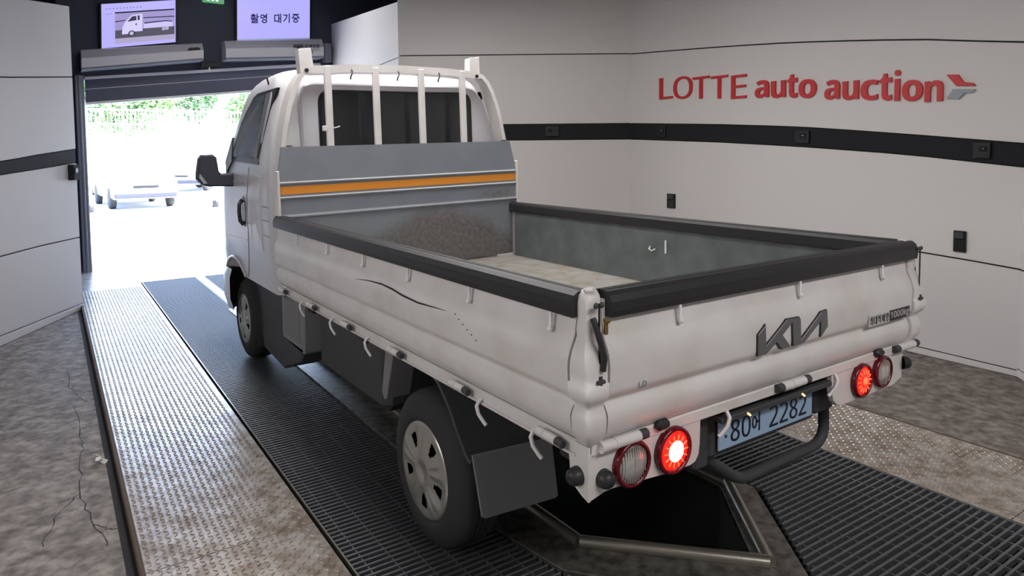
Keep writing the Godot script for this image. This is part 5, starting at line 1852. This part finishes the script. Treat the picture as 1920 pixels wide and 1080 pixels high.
# ------------------------------------------------------------------ outside
func outside() -> void:
	var st := mb()
	bx(st, Vector3(0, -0.2, -56), Vector3(120, 0.3, 92.3))
	structure(put("ground", st, M.asphalt), "sunlit pale yard outside the doorway", "ground")
	car("parked_suv", "white parked car facing the doorway, seen square through the opening", Vector3(1.37, -0.05, -24.2), 0.06, M.car_white)
	car("parked_car", "pale car at the left edge of the doorway, side on", Vector3(-0.9, -0.05, -32.5), 0.9, M.car_silver)
	car("parked_car", "white car parked behind the truck's mirror in the yard", Vector3(5.2, -0.05, -33.5), -0.6, M.car_white)
	for q in [[3.33, -21.4, "white bollard with a black foot below the truck's mirror in the yard"], [0.02, -21.6, "white bollard with a black foot by the doorway's left rail in the yard"]]:
		var bo := thing("bollard", q[2], "bollard", Vector3(q[0], -0.05, q[1]))
		st = mb()
		lathe(st, [Vector2(0.06, 0.2), Vector2(0.06, 0.85), Vector2(0.04, 0.9), Vector2(0, 0.91)], frame_at(Vector3.ZERO, Vector3.UP), 14)
		put("pole", st, M.fence_white, bo)
		st = mb()
		lathe(st, [Vector2(0.0, 0.0), Vector2(0.1, 0.0), Vector2(0.1, 0.18), Vector2(0.07, 0.22), Vector2(0, 0.22)], frame_at(Vector3.ZERO, Vector3.UP), 14)
		put("foot", st, M.rubber, bo)
	# white fence and the trees behind
	var f := thing("fence", "low white rail fence along the far side of the yard", "fence", Vector3(0, -0.05, -44))
	for k in 14:
		st = mb()
		bx(st, Vector3(-6 + k * 1.8, 1.0 + 1.2, 0), Vector3(0.12, 4.4, 0.12), 0.01)
		put("post", st, M.fence_white, f)
	for y in [2.6, 3.4, 4.2]:
		st = mb()
		bx(st, Vector3(5.7, y, 0), Vector3(23.6, 0.1, 0.05), 0.01)
		put("rail", st, M.fence_white, f)
	st = mb()
	for k in 120:
		bx(st, Vector3(-6 + k * 0.196, 3.4, 0), Vector3(0.04, 1.6, 0.03))
	var b := put("picket", st, M.fence_white, f)
	b.set_meta("kind", "stuff")
	var rng := RandomNumberGenerator.new()
	rng.seed = 11
	var names := ["leftmost green tree beyond the white fence", "dark green tree second from the left beyond the fence", "middle green tree beyond the white fence", "light green tree right of the middle beyond the fence", "rightmost green tree beyond the white fence, by the cab"]
	for k in 5:
		tree(Vector3(-2.5 + k * 3.4, -0.05, -48.5 - (k % 2) * 1.5), rng, names[k], M.leaf if k % 2 == 0 else M.leaf_dark)

func tree(at: Vector3, rng: RandomNumberGenerator, label: String, m: Material) -> void:
	var t := thing("tree", label, "tree", at, "trees beyond the fence")
	var st := mb()
	tube(st, [Vector3.ZERO, Vector3(0.1, 1.6, 0), Vector3(0.0, 3.2, 0.1), Vector3(0.15, 4.6, 0)], 0.2, 8, true, 0.07)
	for k in 5:
		var a := k * 1.3
		tube(st, [Vector3(0.0, 2.8 + k * 0.3, 0), Vector3(cos(a) * 0.9, 3.9 + k * 0.3, sin(a) * 0.7), Vector3(cos(a) * 1.6, 4.6 + k * 0.25, sin(a) * 1.2)], 0.07, 6, true, 0.02)
	put("trunk", st, M.bark, t)
	st = mb()
	face(st, [Vector3(0, 0, -0.16), Vector3(0.08, 0.01, 0), Vector3(0, 0, 0.16), Vector3(-0.08, 0.01, 0)], Vector3.UP)
	st.generate_normals()
	var mm := MultiMesh.new()
	mm.transform_format = MultiMesh.TRANSFORM_3D
	mm.mesh = st.commit()
	mm.instance_count = 2600
	var cs := []
	for k in 9:
		cs.append(Vector3(rng.randf_range(-1.7, 1.7), rng.randf_range(3.4, 6.4), rng.randf_range(-1.0, 1.0)))
	for i in mm.instance_count:
		var c: Vector3 = cs[i % 9]
		var d := Vector3(rng.randfn(), rng.randfn(), rng.randfn()) * 0.45
		mm.set_instance_transform(i, Transform3D(Basis.from_euler(Vector3(rng.randf_range(-1, 1), rng.randf_range(0, TAU), rng.randf_range(-1, 1))).scaled(Vector3.ONE * rng.randf_range(0.7, 1.3)), c + d))
	var mi := MultiMeshInstance3D.new()
	mi.name = "crown"
	mi.multimesh = mm
	mi.material_override = m
	t.add_child(mi, true)
	mi.set_meta("kind", "stuff")

func car(called: String, label: String, at: Vector3, turn: float, paint: Material) -> void:
	# nose towards +z (towards the doorway)
	var t := thing(called, label, "car", at, "cars in the yard")
	t.rotation.y = turn
	var side := Transform3D(Basis(Vector3.BACK, Vector3.UP, Vector3.LEFT), Vector3.ZERO)
	var st := mb()
	var low := rounded([Vector2(-2.2, 0.3), Vector2(2.15, 0.3), Vector2(2.22, 0.6), Vector2(2.1, 0.9), Vector2(1.2, 1.05), Vector2(-2.1, 1.08), Vector2(-2.25, 0.8)], 0.12)
	prism(st, low, -0.88, 0.88, side, 0.06)
	put("body", st, paint, t)
	st = mb()
	var cabin := rounded([Vector2(-2.05, 1.05), Vector2(1.15, 1.02), Vector2(0.35, 1.62), Vector2(-0.2, 1.7), Vector2(-1.6, 1.66)], 0.12)
	prism(st, cabin, -0.76, 0.76, side, 0.06)
	put("cabin", st, paint, t)
	st = mb()
	face(st, [Vector3(-0.66, 1.08, 1.11), Vector3(0.66, 1.08, 1.11), Vector3(0.58, 1.58, 0.45), Vector3(-0.58, 1.58, 0.45)], Vector3(0, 0.6, 1))
	put("windscreen", st, M.car_glass, t)
	for s in [-1.0, 1.0]:
		st = mb()
		face(st, [Vector3(s * 0.765, 1.1, 0.85), Vector3(s * 0.765, 1.1, -1.8), Vector3(s * 0.765, 1.56, -1.5), Vector3(s * 0.765, 1.58, 0.2)], Vector3(s, 0, 0))
		put("side_window", st, M.car_glass, t)
		st = mb()
		bx(st, Vector3(s * 0.66, 0.78, 2.17), Vector3(0.3, 0.14, 0.12), 0.04)
		put("headlamp", st, M.lens_clear, t)
		st = mb()
		bx(st, Vector3(s * 0.95, 1.08, 0.85), Vector3(0.2, 0.13, 0.1), 0.03)
		put("door_mirror", st, paint, t)
	st = mb()
	bx(st, Vector3(0, 0.42, 2.2), Vector3(1.7, 0.16, 0.14), 0.03)
	put("bumper", st, M.mirror_plastic, t)
	st = mb()
	bx(st, Vector3(0, 0.68, 2.19), Vector3(0.7, 0.1, 0.06), 0.02)
	put("grille", st, M.trim_black, t)
	for q in [[-0.8, 1.4], [0.8, 1.4], [-0.8, -1.4], [0.8, -1.4]]:
		st = mb()
		lathe(st, [Vector2(0, 0.1), Vector2(0.2, 0.1), Vector2(0.31, 0.09), Vector2(0.33, 0.06), Vector2(0.33, -0.08), Vector2(0.0, -0.1)], frame_at(Vector3(q[0], 0.33, q[1]), Vector3(signf(q[0]), 0, 0)), 24)
		put("wheel", st, M.tyre, t)

# ------------------------------------------------------------------
func _ready() -> void:
	var cam := Camera3D.new()
	cam.name = "camera"
	cam.set_frustum(2.0 * 540.0 / 1294.4 * 0.05, Vector2(0, -181.8 / 1294.4 * 0.05), 0.05, 300.0)
	cam.position = Vector3(-1.2, 1.6, 1.39)
	cam.rotation = Vector3(deg_to_rad(-3.33), deg_to_rad(-34.53), deg_to_rad(-0.53))
	add_child(cam)
	cam.current = true
	var env := Environment.new()
	env.background_mode = Environment.BG_SKY
	var sky := Sky.new()
	var sm := ProceduralSkyMaterial.new()
	sm.sky_top_color = c8(150, 185, 235)
	sm.sky_horizon_color = c8(230, 238, 250)
	sm.ground_bottom_color = c8(120, 120, 120)
	sm.ground_horizon_color = c8(200, 205, 212)
	sm.sky_energy_multiplier = 3.0
	sm.ground_energy_multiplier = 3.0
	sky.sky_material = sm
	env.sky = sky
	env.tonemap_mode = Environment.TONE_MAPPER_LINEAR
	env.tonemap_exposure = 1.0
	env.sdfgi_enabled = true
	env.ssao_enabled = true
	env.ssil_enabled = true
	var we := WorldEnvironment.new()
	we.name = "environment"
	we.environment = env
	add_child(we)
	var sun := DirectionalLight3D.new()
	sun.name = "sun"
	sun.rotation = Vector3(deg_to_rad(-58), deg_to_rad(72), 0)
	sun.light_energy = 19.0
	sun.light_color = c8(255, 250, 242)
	sun.light_angular_distance = 0.6
	sun.shadow_enabled = true
	add_child(sun)
	materials()
	walls()
	floors()
	ceiling_lamps()
	doorway()
	wall_fittings()
	truck()
	outside()
